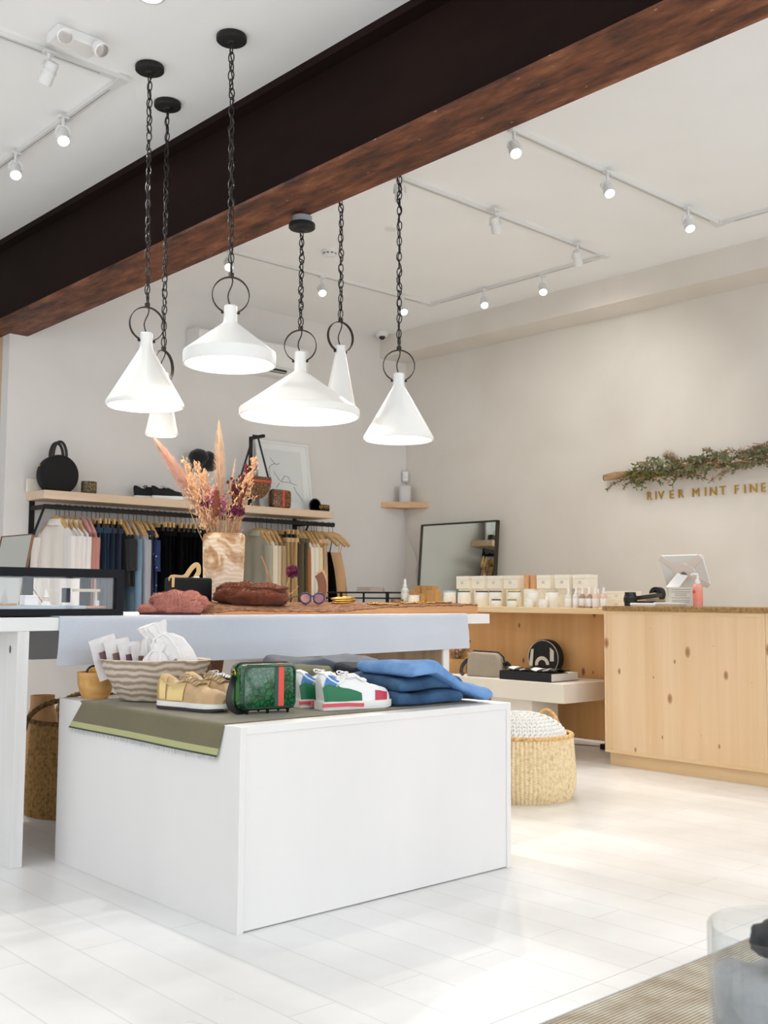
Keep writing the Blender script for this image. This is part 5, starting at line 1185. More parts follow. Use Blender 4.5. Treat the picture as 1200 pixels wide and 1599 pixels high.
# green snake print bag
GSN = voro('green_snakeskin', (6,44,26), (16,104,54), 62, .0, .22, .22, coat=.6)
t = camera_bag('glossy green snake print box bag with a red and green stripe on the white block', 'handbag', (2.165,2.965,CZ+.012), -.18, .205, .10, .152, GSN, [(.018,.032,mat('pine_stripe', (24,74,56), .5)),(.032,.052,RED)])
MB().tube([Vector((p.x, -.051, .076+p.y)) for p in rrect(.188,.136,.022,6)], .0028, 6, closed=True, up=(0,1,0)).build('piping', mat('dark_green_piping', (10,56,36), .4), t, 50)
BX(-.09,-.052,.004,.09,.048,.012).build('base_trim', BLACKP, t, bevel=.003)  # black strip along the foot of the bag
for x in (-.075, .0, .075):
    for y in (-.035, .035): MB().lathe([(0,-.012),(.004,-.012),(.006,0.0),(.0,.004)], 12, (x, y, 0)).build('foot_stud', mat('gunmetal', (60,58,56), .3, .9), t, 40)
MB().tube(arc((-.108,0,.12), .012, 0, 2*PI, 14, (0,1,0), (0,0,1))[:-1], .0028, 6, closed=True).build('ring', GOLD, t, 60)
MB().strap(bez((-.11,-.01,.112), (-.15,-.05,.06), (-.165,-.03,-.004), (-.10,-.035,-.006), (-.06,-.0,-.008), n=18), .020, .004, up=(0,1,0)).build('strap', BLACKP, t, 40)
BX(-.1035,-.03,.03,-.101,.03,.12).build('side_gusset', mat('bright_green_leather', (40,124,52), .35), t)
# folded clothes
DEN_L = mat('light_blue_denim', (122,164,214), .9, var=.22, vs=9, bump=.4, bs=200, col2=(92,136,194)); DEN_D = mat('dark_blue_denim', (62,100,136), .9, var=.3, vs=9, bump=.35, bs=260, col2=(38,66,100)); DEN_N = mat('navy_denim', (40,46,62), .9, var=.3, vs=16, bump=.3, bs=260); GRYT = mat('grey_twill', (96,102,114), .9, var=.15, vs=10, bump=.25, bs=260); OLT = mat('olive_twill', (112,110,78), .9, var=.2, vs=6, bump=.25, bs=260, col2=(70,76,66))
def folded(name, label, cat, loc, rz, L_, W_, layers, m_, zf=None, th=.022, seed=0, group=None, extra=None):
    """a pile of folded layers; zf(u) lifts the pile along its length"""
    t = thing(name, label, cat, loc, rz, group); zf = zf or (lambda u: 0)
    for k in range(layers):
        rings = []; n = 36; lx = L_*(1-.03*k); lw = W_*(1-.035*((k*7) % 3))
        for i in range(n+1):
            u = i/n; e = min(1, math.sin(PI*u)*9+.25)**.5; x = -lx/2+lx*u+.006*math.sin(k*2.1); ring = []
            for j in range(28):
                a = 2*PI*j/28; c, s_ = math.cos(a), math.sin(a)
                y = math.copysign(abs(c)**.35, c)*lw/2*(1+.02*math.sin(u*7+k)); z = math.copysign(abs(s_)**.42, s_)*th/2*e
                nz_ = (th/.025)*(.0035*noise.noise(Vector((x*16, y*12, k+seed)))+.005*noise.noise(Vector((x*6, y*5, k+seed+3)))+.004*math.sin(x*22+y*9+k+seed))*e
                zz = th*(k+.5)+zf(u)*(1 if True else 0)+z+(nz_ if s_ > 0 else nz_*.4)
                ring.append(Vector((x, y+.003*math.sin(k*3), max(zz, .0005))))
            rings.append(ring)
        MB().loft(rings).build('fold', m_, t, 70)
    if extra: extra(t)
    return t
def seams(L_, W_, z, zf):
    def f(t):
        th_ = mat('ochre_stitch', (170,128,84), .8)
        for y in (-W_*.30, -W_*.27): MB().tube([(lerp(-L_*.42,L_*.42,k/16), y, z+zf(.08+.84*k/16)+.003) for k in range(17)], .0010, 4).build('stitching', mat('denim_stitch', (120,150,190), .8), t)
        for x in (-.30,-.16): MB().box(L_*x, -W_*.12, z+zf(.5+x)+.001, L_*(x+.05), -W_*.06, z+zf(.5+x)+.009).build('belt_loop', DEN_L, t)
    return f
folded('folded_jeans', 'dark blue folded jeans lying under the light blue jeans', 'jeans', (2.795,2.945,CZ), -.12, .30, .34, 2, DEN_D, None, .050, 1, 'folded jeans on the block')
zl = lambda u: .104*(1-min(1,max(0,(u-.30)/.62)))**1.0*(1 if u > .30 else 1)
t = folded('folded_jeans', 'light blue folded jeans on the right of the block, slumping down to the right', 'jeans', (2.868,2.905,CZ), -.06, .39, .33, 1, DEN_L, zl, .046, 5, 'folded jeans on the block', seams(.39,.33,.045,zl))
folded('folded_jeans', 'navy folded jeans with pale studs behind the dark blue jeans', 'jeans', (2.90,3.235,CZ), -.3, .26, .2, 3, DEN_N, None, .040, 7, 'folded jeans on the block', lambda t: [MB().blob((x, -.07, .124), (.007,.007,.007)).build('stud', mat('bone_button', (226,214,190), .4), t, 60) for x in (-.09,-.02,.08)])
folded('folded_trousers', 'grey folded trousers at the back of the block under the table edge', 'trousers', (2.86,3.52,CZ), -.35, .44, .30, 2, GRYT, None, .066, 9, 'folded trousers on the block')
folded('folded_trousers', 'olive green folded trousers between the green bag and the grey trousers', 'trousers', (2.475,3.27,CZ), -.5, .34, .30, 2, OLT, None, .062, 11, 'folded trousers on the block')
t = thing('leather_belt', 'belt with a pale edge lying in loops behind the white sneakers', 'belt', (2.66,3.23,CZ), -.3)
MB().strap([(.075*math.cos(a)*(1-.05*a), .04*math.sin(a), .028+.004*a) for a in [4.2*PI*k/60 for k in range(61)]], .03, .004, up=(0,0,1)).xf(Matrix.Identity(4)).build('strap', mat('taupe_strap', (140,120,100), .6), t, 40)
MB().tube([(.075*math.cos(a)*(1-.05*a), .04*math.sin(a), .045+.004*a) for a in [4.2*PI*k/60 for k in range(61)]], .0035, 6).build('pale_edge', mat('bone_edge', (222,212,200), .6), t, 60)

# ------------------------------------------------------------------ baskets
def weave(name, c1, c2, c3):
    m, N, L, b, mp = nodes_of(name, .8, .3)
    n1 = N.new('ShaderNodeTexNoise'); n1.inputs['Scale'].default_value = 60; n1.inputs['Detail'].default_value = 3; L.new(mp.outputs[0], n1.inputs['Vector'])
    r = ramp(N, [(.32, c3), (.45, c2), (.62, c1)]); L.new(n1.outputs['Fac'], r.inputs['Fac']); L.new(r.outputs['Color'], b.inputs['Base Color']); return m
def basket(label, loc, prof, m_, hm, h_angles, ribs=76, rows=46, hw=.07, hh=.10, hr=.011, lean=0):
    t = thing('woven_basket', label, 'basket', loc)
    H = prof[-1][1]; n = ribs*4; rings = []
    def rad(z):
        for (a, za), (b_, zb) in zip(prof[:-1], prof[1:]):
            if z <= zb+1e-6: f = (z-za)/(zb-za); return lerp(a, b_, f)
        return prof[-1][0]
    for i in range(rows*2+1):
        z = H*i/(rows*2); r0 = rad(z); ring = []
        for j in range(n):
            a = 2*PI*j/n; ph = (i//2) % 2; d = .0035*math.cos(ribs*a/1.0)+.0018*math.cos(ribs*a/2*1.0+PI*ph)*(1 if i % 2 else .2)
            ring.append(Vector(((r0+d)*math.cos(a), (r0+d)*math.sin(a), z)))
        rings.append(ring)
    for r_, z in ((prof[-1][0]-.012, H), (prof[0][0]-.02, .02)): rings.append([Vector((r_*math.cos(2*PI*j/n), r_*math.sin(2*PI*j/n), z)) for j in range(n)])
    MB().loft(rings, (True, True)).build('body', m_, t, 60)
    rr = prof[-1][0]; rb = MB()
    k1 = 300
    for s in (0, 1): rb.tube([((rr-.004+.005*math.cos(40*a+PI*s))*math.cos(a), (rr-.004+.005*math.cos(40*a+PI*s))*math.sin(a), H+.004+.005*math.sin(40*a+PI*s)) for a in [2*PI*k/k1 for k in range(k1)]], .008, 6, closed=True)
    rb.build('rim', hm, t, 60)
    for a in h_angles:
        c = Vector((rr*math.cos(a), rr*math.sin(a), H)); tg = Vector((-math.sin(a), math.cos(a), 0)); o_ = Vector((math.cos(a), math.sin(a), 0))*lean
        pts = bez(c-tg*hw-Vector((0,0,.02)), c-tg*hw*1.05+Vector((0,0,hh*1.3))+o_, c+tg*hw*1.05+Vector((0,0,hh*1.3))+o_, c+tg*hw-Vector((0,0,.02)), n=26)
        hb = MB().tube(pts, hr, 10)
        for k in range(2, 26):       # wrapping turns
            p = pts[k]; d = (pts[k+1]-pts[k-1]).normalized(); s1 = d.cross(o_ if o_.length else Vector((math.cos(a), math.sin(a), 0))).normalized(); s2 = d.cross(s1).normalized()
            hb.tube([p+s1*(hr*math.cos(q))+s2*(hr*math.sin(q)) for q in [2*PI*w/10 for w in range(10)]], .003, 4, closed=True)
        hb.build('handle', hm, t, 60)
    return t
STRAW = weave('straw_weave', (242,221,182), (233,209,167), (216,188,144)); STRAWH = weave('straw_handle', (232,194,138), (218,178,120), (196,152,98))
SEAG = weave('seagrass_weave', (188,150,96), (168,132,82), (136,104,62)); SEAGH = weave('seagrass_handle', (150,116,74), (120,90,54), (80,60,36))
RB = (4.257, 3.594)
basket('pale straw basket on the floor right of the white block, holding a white blanket', (RB[0], RB[1], 0), [(.235,0),(.258,.05),(.262,.12),(.256,.2),(.247,.31)], STRAW, STRAWH, (.12, PI+.12), hh=.11, hw=.065, lean=-.03)
m, N, L, b, mp = nodes_of('chunky_knit', .95, .1); b.inputs['Base Color'].default_value = srgb(240,238,234); b.inputs['Sheen Weight'].default_value = .3
kb = MB(); rnd = random.Random(3)
for ring_ in range(9):          # rows of fat stitches over a low dome
    th = .12+ring_*.16; rr_ = .225*math.sin(th); zz = .115*math.cos(th)
    cnt = max(5, int(2*PI*rr_/.026))
    for k in range(cnt):
        a = 2*PI*(k+.5*(ring_ % 2))/cnt; c = Vector((rr_*math.cos(a), rr_*math.sin(a), zz)); tg = Vector((-math.sin(a), math.cos(a), 0)); up_ = Vector((c.x*.3, c.y*.3, .12)).normalized()
        for s in (-1, 1):
            p = c+tg*s*.007; d = (tg*s*.55+Vector((0,0,1))-c.normalized()*.3).normalized()
            kb.sweep([p-d*.014+up_*.0, p-d*.007+up_*.007, p+d*.007+up_*.007, p+d*.014], lambda u: [(math.cos(2*PI*q/6)*.0085*(.35+.65*math.sin(PI*(.08+.84*u))), math.sin(2*PI*q/6)*.0085*(.35+.65*math.sin(PI*(.08+.84*u)))) for q in range(6)], up=tuple(up_))
kb.blob((0,0,-.01), (.215,.215,.11), .05, 3, 1, 30, 14)
o = kb.build('knitted_blanket', m, None, 80); o.location = (RB[0]-.012, RB[1]+.01, .295); tag(o, 'chunky white knitted blanket heaped in the straw basket', 'blanket')
LB = (2.40, 4.72)
basket('brown seagrass basket on the floor under the left end of the table', (LB[0], LB[1], 0), [(.245,0),(.25,.03),(.245,.2),(.235,.415)], SEAG, SEAGH, (-2.31, -2.31+PI), hh=.12, hw=.19, hr=.011, lean=-.05)
t = thing('wooden_vessel', 'tan wooden vessel standing inside the brown seagrass basket', 'vessel', (2.235, 4.79, .02))
MB().lathe([(0,0),(.07,0),(.075,.30),(.07,.42),(.055,.455),(.054,.50),(.056,.515),(.047,.515),(.045,.46),(.0,.44)], 24).build('body', wood('vessel_wood', (222,176,128), (202,152,102), 'z', 1.0), t, 40)
# ------------------------------------------------------------------ pine counter, desk and bench
PINE = wood('knotty_pine', (240,212,176), (232,199,157), 'z', .55, 5.0, (158,104,66), .5, .118, 'y', 3)
PINED = wood('pine_panel', (236,190,132), (224,172,112), 'z', .55, 5.0, (120,72,40), .5, .13, 'y', 8)
PINEX = wood('pine_edge', (238,210,168), (226,194,148), 'y', .6)
CORK = mat('cork_top', (178,142,92), .85, col2=(134,100,58), vs=55, bump=.5, bs=90)
CX = 5.43; ZC = .927
for k, (y0, y1) in enumerate(((2.893, 3.942), (1.842, 2.891))):
    cy = (y0+y1)/2
    t = thing('counter_unit', ('pine counter unit with large knots, beside the low bench' if k == 0 else 'pine counter unit cut by the right edge of the picture'), 'counter', (CX, cy, 0), 0, 'pine counter units')
    hy = (y1-y0)/2
    BX(.018, -hy+.002, .078, .60, hy-.002, ZC).build('carcass', PINED, t)
    BX(.004, -hy+.016, .096, .018, hy-.016, ZC-.018).build('front_panel', PINE, t).location = (0, 0, 0)
    for q in ((0,-hy,.078,.018,-hy+.016,ZC), (0,hy-.016,.078,.018,hy,ZC)): BX(*q).build('frame_stile', PINE, t, bevel=.001)
    for q in ((0,-hy+.016,.078,.018,hy-.016,.096), (0,-hy+.016,ZC-.018,.018,hy-.016,ZC)): BX(*q).build('frame_rail', PINEX, t, bevel=.001)
    BX(.038, -hy+ (0 if k else 0), 0, .60, hy-.010, .078).build('kick_board', PINEX, t)
tag(BX(CX-.012, 1.83, ZC, CX+.62, 3.946, .956).build('worktop', CORK, None, bevel=.002), 'cork-faced worktop running along the pine counter units', 'worktop')
CT = .956
DX = 5.62; DZ = .938
t = thing('desk', 'long pine desk with a recessed panel front, left of the counter', 'desk', (DX, 5.55, 0))
BX(0, 3.95-5.55, DZ-.037, .65, 7.2-5.55, DZ).build('desktop', PINEX, t, bevel=.002)
BX(.30, 3.96-5.55, .062, .33, 7.18-5.55, DZ-.037).build('front_panel', PINED, t)
for y in (3.97, 7.12): BX(.335, y-5.55, 0, .60, y+.05-5.55, DZ-.037).build('leg', PINED, t)
# power strip on the floor under the panel
t = thing('power_strip', 'black power strip and plugs on the floor under the pine panel', 'power strip', (5.99, 4.25, 0))
BX(-.03,-.12,0,.03,.12,.035).build('body', BLACKP, t, bevel=.004)
for y in (-.07,.0,.07): BX(-.02,y-.018,.035,.02,y+.018,.055).build('plug', BLACKP, t, bevel=.004)
MB().tube([(.0,.12,.015),(.03,.25,.006),(-.02,.42,.006),(.02,.6,.006)], .005, 6).build('cord', mat('grey_cord', (170,170,168), .6), t, 50)
# low bench
BNZ = .47
c = P(880.7, 1069, 'z', BNZ); c2 = P(882.5, 1099.5, 'x', c.x); zb = c2.z
BEN = mat('cream_bench', (236,228,214), .5, var=.03, vs=3)
lc = P(831, 1112, 'x', c.x+.07); lx2 = P(872, 1112, 'y', lc.y).x
t = thing('low_bench', 'thick low cream bench under the pine desk', 'bench', (c.x, c.y, 0))
BX(0, 0, zb, .55, 2.3, BNZ).build('seat', BEN, t, bevel=.002)
BX(.07, lc.y-c.y, 0, min(lx2-c.x, .5), lc.y-c.y+.35, zb).build('leg', BEN, t, bevel=.002)
BX(.07, 1.75, 0, min(lx2-c.x, .5), 2.1, zb).build('leg', BEN, t, bevel=.002)
BY = c.y; BXX = c.x
# things on the bench
p = P(753, 1057, 'z', BNZ)
t = thing('belt_bag', 'taupe nylon belt bag with black zip standing on the low bench', 'handbag', (p.x+.05, p.y, BNZ), -PI/2+.22)
rings = []
for y, k in ((-.045,.93),(-.035,1),(.035,1),(.045,.93)):
    o = [(-.135,.0),(.135,.0),(.14,.06),(.125,.13),(.09,.16),(-.10,.165),(-.125,.15),(-.137,.08)]; rings.append([Vector((x*k, y, z*k+.005*(1-k))) for x, z in o])
MB().loft(rings).build('body', mat('taupe_nylon', (168,154,136), .45, var=.08, vs=14, bump=.4, bs=18), t, 30, bevel=.012, seg=3)
MB().tube([(-.125,0,.152),(-.10,0,.170),(.09,0,.166),(.128,0,.135),(.142,0,.06)], .005, 6, up=(0,1,0)).build('zip', BLACKP, t, 60)
MB().strap(bez((-.14,0,.11),(-.20,-.02,.08),(-.19,-.04,.0),(-.15,-.05,.012), n=12), .025, .004, up=(0,1,0)).build('strap', BLACKP, t, 40)
BX(.128,-.02,.075,.150,.02,.10).build('buckle', BLACKP, t, bevel=.003)
MB().strap(bez((.145,0,.10),(.20,.0,.08),(.19,-.02,.015),(.24,-.03,.012), n=12), .025, .004, up=(0,1,0)).build('strap', BLACKP, t, 40)
a = P(861, 1066, 'z', BNZ); b_ = P(781, 1060, 'z', BNZ); d_ = P(902, 1061, 'z', BNZ)
bl, bw_ = (b_-a).length, min(.30, (d_-a).length); rz = math.atan2(b_.y-a.y, b_.x-a.x)-PI/2
t = thing('large_book', 'big black book with white page edges lying on the low bench', 'book', a, rz)
bh = .056
BX(.004,.003,.004,bw_-.004,bl-.003,bh-.004).build('pages', mat('page_edges', (236,234,228), .8, bump=.3, bs=200, stretch=(.2,.2,8)), t)
BX(0,0,0,bw_,bl,.004).build('cover', BLACKP, t); BX(0,0,bh-.004,bw_*.6,bl,bh).build('cover', BLACKP, t); BX(-.004,.0,0,.004,bl,bh).build('spine', BLACKP, t)
t = thing('striped_scarf', 'folded black and white striped scarf on top of the big black book', 'scarf', (a.x+.10, a.y+bl*.5, BNZ+bh), rz)
for k in range(9):
    MB().slab(lambda u, v: Vector((-.085+.17*v, -.21+.046*(k+u), .010+.006*math.sin((k+u)*1.7+v*3)+.006*math.sin(v*6))), 4, 10, .006).build('stripe', (BLACKP, mat('scarf_white', (236,234,228), .9))[k % 2], t, 60)
p = P(854, 1055, 'z', BNZ)
q = Vector((5.80, P(853, 1050, 'x', 5.80).y, BNZ))
t = thing('round_bag', 'round black bag with white geometric shapes standing against the pine panel', 'handbag', q, -PI/2+.12)
R_ = .125
MB().lathe([(0,-.035),(R_-.008,-.035),(R_,-.028),(R_,.028),(R_-.008,.035),(0,.035)], 48, M=T(0,0,R_) @ RX(PI/2)).build('body', mat('black_canvas_bag', (18,18,18), .6), t, 35)
MB().tube(arc((0,-.0355,R_), R_-.006, 0, 2*PI, 48, (1,0,0), (0,0,1))[:-1], .002, 5, closed=True).build('piping', PLASTIC, t, 60)
sh = MB(); IVY = mat('ivory_applique', (232,222,200), .7)
aa = [2*PI*k/40 for k in range(41)]
pa = [(-.008+.056*math.cos(x), R_-.045+.056*math.sin(x)) for x in [PI*1.05-PI*1.05*k/16 for k in range(17)]]+[(-.008+.032*math.cos(x), R_-.045+.032*math.sin(x)) for x in [PI*1.05*k/16 for k in range(17)]]
def appl(poly, nm): MB().loft([[Vector((x, -.0352, z)) for x, z in poly], [Vector((x, -.0366, z)) for x, z in poly]]).build(nm, IVY, t)
appl([(.055,R_-.02),(.085,R_-.02),(.085,R_+.05),(.055,R_+.072)], 'bar_shape')
appl([(-.112,R_-.05),(-.085,R_-.06),(-.075,R_+.06),(-.095,R_+.055)], 'wedge_shape')
for i in range(16): appl([pa[i], pa[i+1], pa[-2-i], pa[-1-i]], 'arc_shape') if i % 4 == -1 else None
MB().loft([[Vector((x, -.0352, z)) for x, z in (pa[i], pa[-1-i])]+[Vector((x, -.0366, z)) for x, z in (pa[-1-i], pa[i])] for i in range(17)]).build('arc_shape', IVY, t)
# dried posy in a kraft box, left of the belt bag
p = P(716, 1051, 'z', BNZ)
t = thing('dried_posy', 'little posy of red and straw dried flowers in a kraft box on the low bench', 'dried flowers', p, -.9)
BX(-.06,-.045,0,.06,.045,.10).build('kraft_box', mat('kraft_card', (196,152,98), .8, var=.1, vs=30), t, bevel=.002)
rnd = random.Random(12); lf_, fl_ = MB(), MB()
for k in range(70):
    a_ = rnd.uniform(0, 2*PI); r_ = rnd.uniform(.01,.09); tp = Vector((r_*math.cos(a_), r_*math.sin(a_)*.7, .12+rnd.uniform(0,.11))); lf_.tube([Vector((tp.x*.3, tp.y*.3, .09)), tp], .0015, 4)
    (fl_ if k % 3 else lf_).blob(tp, (.011,.011,.010), .4, 4, k, 7, 5)
lf_.build('stalks', mat('posy_straw', (186,150,96), .9, col2=(120,112,70), vs=20), t, 60); fl_.build('flower_heads', mat('posy_red', (206,112,84), .9, col2=(230,206,180), vs=12), t, 60)
# ------------------------------------------------------------------ goods on the desk
CARD = mat('cream_carton', (242,236,222), .75, var=.02, vs=4)
def carton(label, x, y, z, w, d, h, group, rz=0, label_mark=True):
    t = thing('product_box', label, 'box', (x, y, z), rz, group)
    BX(0, -w/2, 0, d, w/2, h*.72).build('base', CARD, t, bevel=.001); BX(-.001, -w/2-.001, h*.725, d+.001, w/2+.001, h).build('lid', CARD, t, bevel=.001)
    if label_mark: BX(-.0016, -.012, h*.36, -.0002, .012, h*.58).build('print', mat('faint_print', (214,204,186), .7), t)
    return t
ys = []
for i, px in enumerate((722, 746.5, 771, 797)): ys.append(P(px, 935, 'x', 5.86).y)
for i, px in enumerate((849, 878, 906)): ys.append(P(px, 935, 'x', 5.86).y)
od = ('first','second','third','fourth','fifth','sixth','seventh')
for i, y in enumerate(ys):
    carton('cream carton in the lower row on the desk, %s from the mirror end' % od[i], 5.885, y, DZ, .118, .11, .128, 'lower row of cream cartons', 0, False)
    carton('cream carton in the upper row on the desk, %s from the mirror end' % od[i], 5.86, y, DZ+.1285, .118, .12, .094, 'upper row of cream cartons')
y = (ys[3]+ys[4])/2
carton('cream carton in the lower row under the pale orange soaps', 5.885, y-.0, DZ, .095, .11, .128, 'lower row of cream cartons', 0, False)
SOAP = mat('apricot_soap', (226,172,124), .6, var=.15, vs=14, stretch=(1,3,1))
for k, (dy, l) in enumerate(((.028, 'pale orange wrapped soap bar standing between the upper cartons, left one'), (-.030, 'pale orange wrapped soap bar standing between the upper cartons, right one'))):
    o = rbody([(0,.05,.045,.012),(.095,.05,.045,.012)]).build('soap_bar', SOAP, None, 40); o.location = (5.91, y+dy, DZ+.1285); tag(o, l, 'soap', 'orange soap bars on the cartons')
JAR = mat('milk_glass', (240,238,230), .25, coat=.3)
def candle(label, px, X, r, h, lidc, group='glass candles on the desk'):
    yy = P(px, 945, 'x', X).y
    t = thing('candle_jar', label, 'candle', (X, yy, DZ), 0, group)
    MB().lathe([(0,0),(r*.94,0),(r,.006),(r,h-.012),(r*.98,h-.01),(0,h-.01)], 28).build('jar', JAR, t, 35)
    MB().lathe([(0,h-.0095),(r*.985,h-.0095),(r*1.0,h-.008),(r*1.0,h-.001),(r*.97,h),(0,h)], 28).build('lid', lidc, t, 35)
    MB().lathe([(r+.0006,h*.25),(r+.0010,h*.26),(r+.0010,h*.62),(r+.0006,h*.63)], 20, M=None).build('label', mat('cream_label', (236,230,216), .8), t, 40)
LID = {k: mat('lid_'+k, v, .4) for k, v in dict(teal=(168,196,192), green=(44,92,72), black=(50,52,52), olive=(150,142,60), white=(238,236,230), grey=(188,184,176)).items()}
for px, cl, w in ((702.5,'teal','pale teal'), (725,'green','dark green'), (753,'black','black'), (774,'black','second black'), (804,'olive','olive yellow'), (833,'white','white'), (863,'grey','pale grey')):
    candle('large white candle jar with a %s lid on the desk' % w, px, 5.73, .046, .112, LID[cl])
for px, cl, w in ((775.5,'black','black lid, in front of a large black-lidded jar'), (800,'olive','olive yellow lid, in front of the large olive-lidded jar'), (827,'white','white lid, in front of the large white-lidded jar'), (849,'white','white lid, next to the small bottles')):
    candle('small white candle jar with a '+w, px, 5.66, .032, .054, LID[cl], 'small candles on the desk')
def bottle(label, px, X, liquid, group='spray bottles on the desk', z=DZ, h=.135, r=.021, py=945):
    yy = P(px, py, 'x', X).y
    t = thing('spray_bottle', label, 'bottle', (X, yy, z), 0, group)
    MB().lathe([(0,0),(r*.95,0),(r,.004),(r,h*.55),(r*.75,h*.64),(r*.45,h*.68),(0,h*.68)], 24).build('bottle', liquid, t, 35)
    MB().lathe([(r+.0005,h*.08),(r+.001,h*.085),(r+.001,h*.46),(r+.0005,h*.465)], 24).build('label', PLASTIC, t, 40)
    MB().lathe([(0,h*.68),(r*.55,h*.68),(r*.55,h*.76),(r*.38,h*.78),(r*.34,h*.97),(r*.25,h),(0,h)], 20).build('spray_cap', mat('clear_white_cap', (236,234,232), .25), t, 35)
BRN = mat('amber_tint', (176,140,122), .2); PNK = mat('pink_toner', (236,196,178), .2); CLR = mat('pale_toner', (230,222,212), .2)
for px, m_, w in ((888,CLR,'first clear spray bottle beside the small candles'), (900,CLR,'second clear spray bottle beside the small candles'), (910,BRN,'brown-tinted spray bottle nearer the small candles'), (921,BRN,'brown-tinted spray bottle nearer the pink bottles'), (930.5,PNK,'pink spray bottle next to the brown-tinted bottles'), (943.5,PNK,'pink spray bottle by the two stacked cartons at the worktop')):
    bottle(w, px, 5.70, m_)
for k in range(2): carton(('lower','upper')[k]+' of two flat cream cartons stacked at the worktop end of the desk', 5.95, P(963, 940, 'x', 5.95).y, DZ+.056*k, .20, .14, .0555, 'flat cartons at the end of the desk')
box_thing('wooden_block', 'tiny reddish brown wooden block lying in front of the spray bottles', 'block', (5.65, P(908, 949, 'x', 5.65).y, DZ), (.02,.04,.016), mat('reddish_wood', (176,128,98), .7))
# left part of the desk, seen over the bark slab
KRF = MATS['kraft_card']
for k, (px, w, h, l) in enumerate(((648,.06,.115,'small brown kraft box nearest the spray bottle'), (655.5,.07,.155,'tall brown kraft box left of the kraft group'), (666.5,.055,.155,'tall brown kraft box in the middle of the kraft group'), (675.5,.06,.155,'tall brown kraft box at the back right of the kraft group'), (663,.06,.09,'low brown kraft box in front of the kraft group'), (678,.10,.115,'wide low brown kraft box at the right of the kraft group'))):
    X = (5.88,5.94,5.94,5.94,5.80,5.82)[k]; yy = P(px, 935, 'x', X).y
    t = thing('kraft_box', l, 'box', (X, yy, DZ), 0, 'kraft boxes on the desk')
    BX(-.03,-w/2,0,.03,w/2,h*.8).build('base', KRF, t, bevel=.001); BX(-.0308,-w/2-.0008,h*.8,.0308,w/2+.0008,h).build('lid', KRF, t, bevel=.001)
bottle('clear glass spray bottle with a white cap left of the kraft boxes', 632.5, 5.86, mat('clear_glass_tint', (214,218,214), .1), 'spray bottles on the desk', h=.205, r=.032)
candle('small white candle in front of the kraft boxes', 646.5, 5.74, .044, .078, LID['white'], 'small candles on the desk')
yy = P(620.5, 938, 'x', 5.78).y
t = thing('amber_tin', 'low amber tin with a bronze lid left of the clear spray bottle', 'tin', (5.78, yy, DZ))
MB().lathe([(0,0),(.046,0),(.046,.03),(0,.03)], 24).build('body', mat('amber_glass', (150,104,50), .2), t, 35); MB().lathe([(0,.0305),(.048,.0305),(.048,.045),(0,.046)], 24).build('lid', mat('bronze_lid', (150,128,80), .4, .5), t, 35)
# black wire riser with card holders
y1, y0 = 7.04, 6.18; x0, x1 = 5.70, 5.95; zt = 1.036-DZ
t = thing('wire_riser', 'black wire shelf riser standing on the left end of the desk', 'riser', (x0, (y0+y1)/2, DZ)); hy = (y1-y0)/2; wb = MB()
w = .006
for y in (-hy, -hy*.33, hy*.33, hy): 
    for x in (0, x1-x0): wb.box(x-w, y-w, 0, x+w, y+w, zt)
for z in (zt, zt-.045):
    for x in (0, x1-x0): wb.box(x-w, -hy-w, z-w, x+w, hy+w, z+w)
    for y in (-hy, -hy*.33, hy*.33, hy): wb.box(-w, y-w, z-w, x1-x0+w, y+w, z+w)
wb.build('wire_frame', BLACK, t)
BX(-.004,-hy,zt+w,x1-x0+.004,hy,zt+w+.003).build('shelf_glass', GLASS, t)
for k, (y, l) in enumerate(((6.58, 'folded grey card standing on the wire riser, left one'), (6.42, 'folded grey card standing on the wire riser, right one'))):
    o = MB().prism([(-.03,0),(.03,0),(.0,.036)], -.055, .055, RX(PI/2)).build('tent_card', mat('taupe_card', (158,144,132), .8), None); o.location = (5.80, y, 1.0455); o.rotation_euler = (0,0,.5); tag(o, l, 'card', 'cards on the wire riser')
# ------------------------------------------------------------------ on the worktop
def wt(px, X, py=944): return P(px, py, 'x', X).y
# camera and lens
X = 5.60; yy = wt(985, X)
t = thing('camera_lens', 'black camera lens standing at the left end of the cork worktop', 'camera lens', (X, yy, CT))
MB().lathe([(0,0),(.034,0),(.037,.004),(.037,.022),(.040,.025),(.040,.055),(.037,.058),(.037,.068),(.034,.070),(.034,.084),(.028,.086),(.026,.07),(0,.068)], 36).build('barrel', mat('lens_black', (22,24,28), .4), t, 35)
MB().lathe([(.0402,.03),(.0412,.031),(.0412,.05),(.0402,.051)], 72).build('focus_ring', mat('ribbed_rubber', (34,36,40), .8), t, 40)
X = 5.68; yy = wt(1008, X)
t = thing('card_terminal', 'black hinged card terminal lying beside the camera lens', 'terminal', (X, yy, CT), -PI/2+.1)
BX(-.09,-.04,0,.09,.04,.03).build('body', BLACKP, t, bevel=.006)
MB().box(-.07,-.035,.0,.10,.035,.022,T(-.0,0,.045) @ RY(-.12)).build('raised_lid', mat('charcoal_plastic', (58,58,60), .4), t, bevel=.004)
MB().box(.0,-.03,.0,.10,.03,.010,T(.02,0,.034) @ RY(.1)).build('keypad', mat('mid_grey_plastic', (150,148,144), .4), t, bevel=.003)
X = 5.53; yy = wt(1005, X)
o = rbody([(0,.15,.06,.03),(.012,.16,.07,.034),(.02,.15,.06,.03)]).build('paper_receipt', PLASTIC, None, 40); o.name = 'white_tray'; o.location = (X, yy, CT); o.rotation_euler = (0,0,-PI/2+.3); tag(o, 'small white oval tray in front of the card terminal', 'tray')
X = 5.86; yy = wt(1014, X)
t = thing('tape_dispenser', 'tan tape dispenser with a dark hollow core at the back of the worktop', 'tape dispenser', (X, yy, CT), -PI/2)
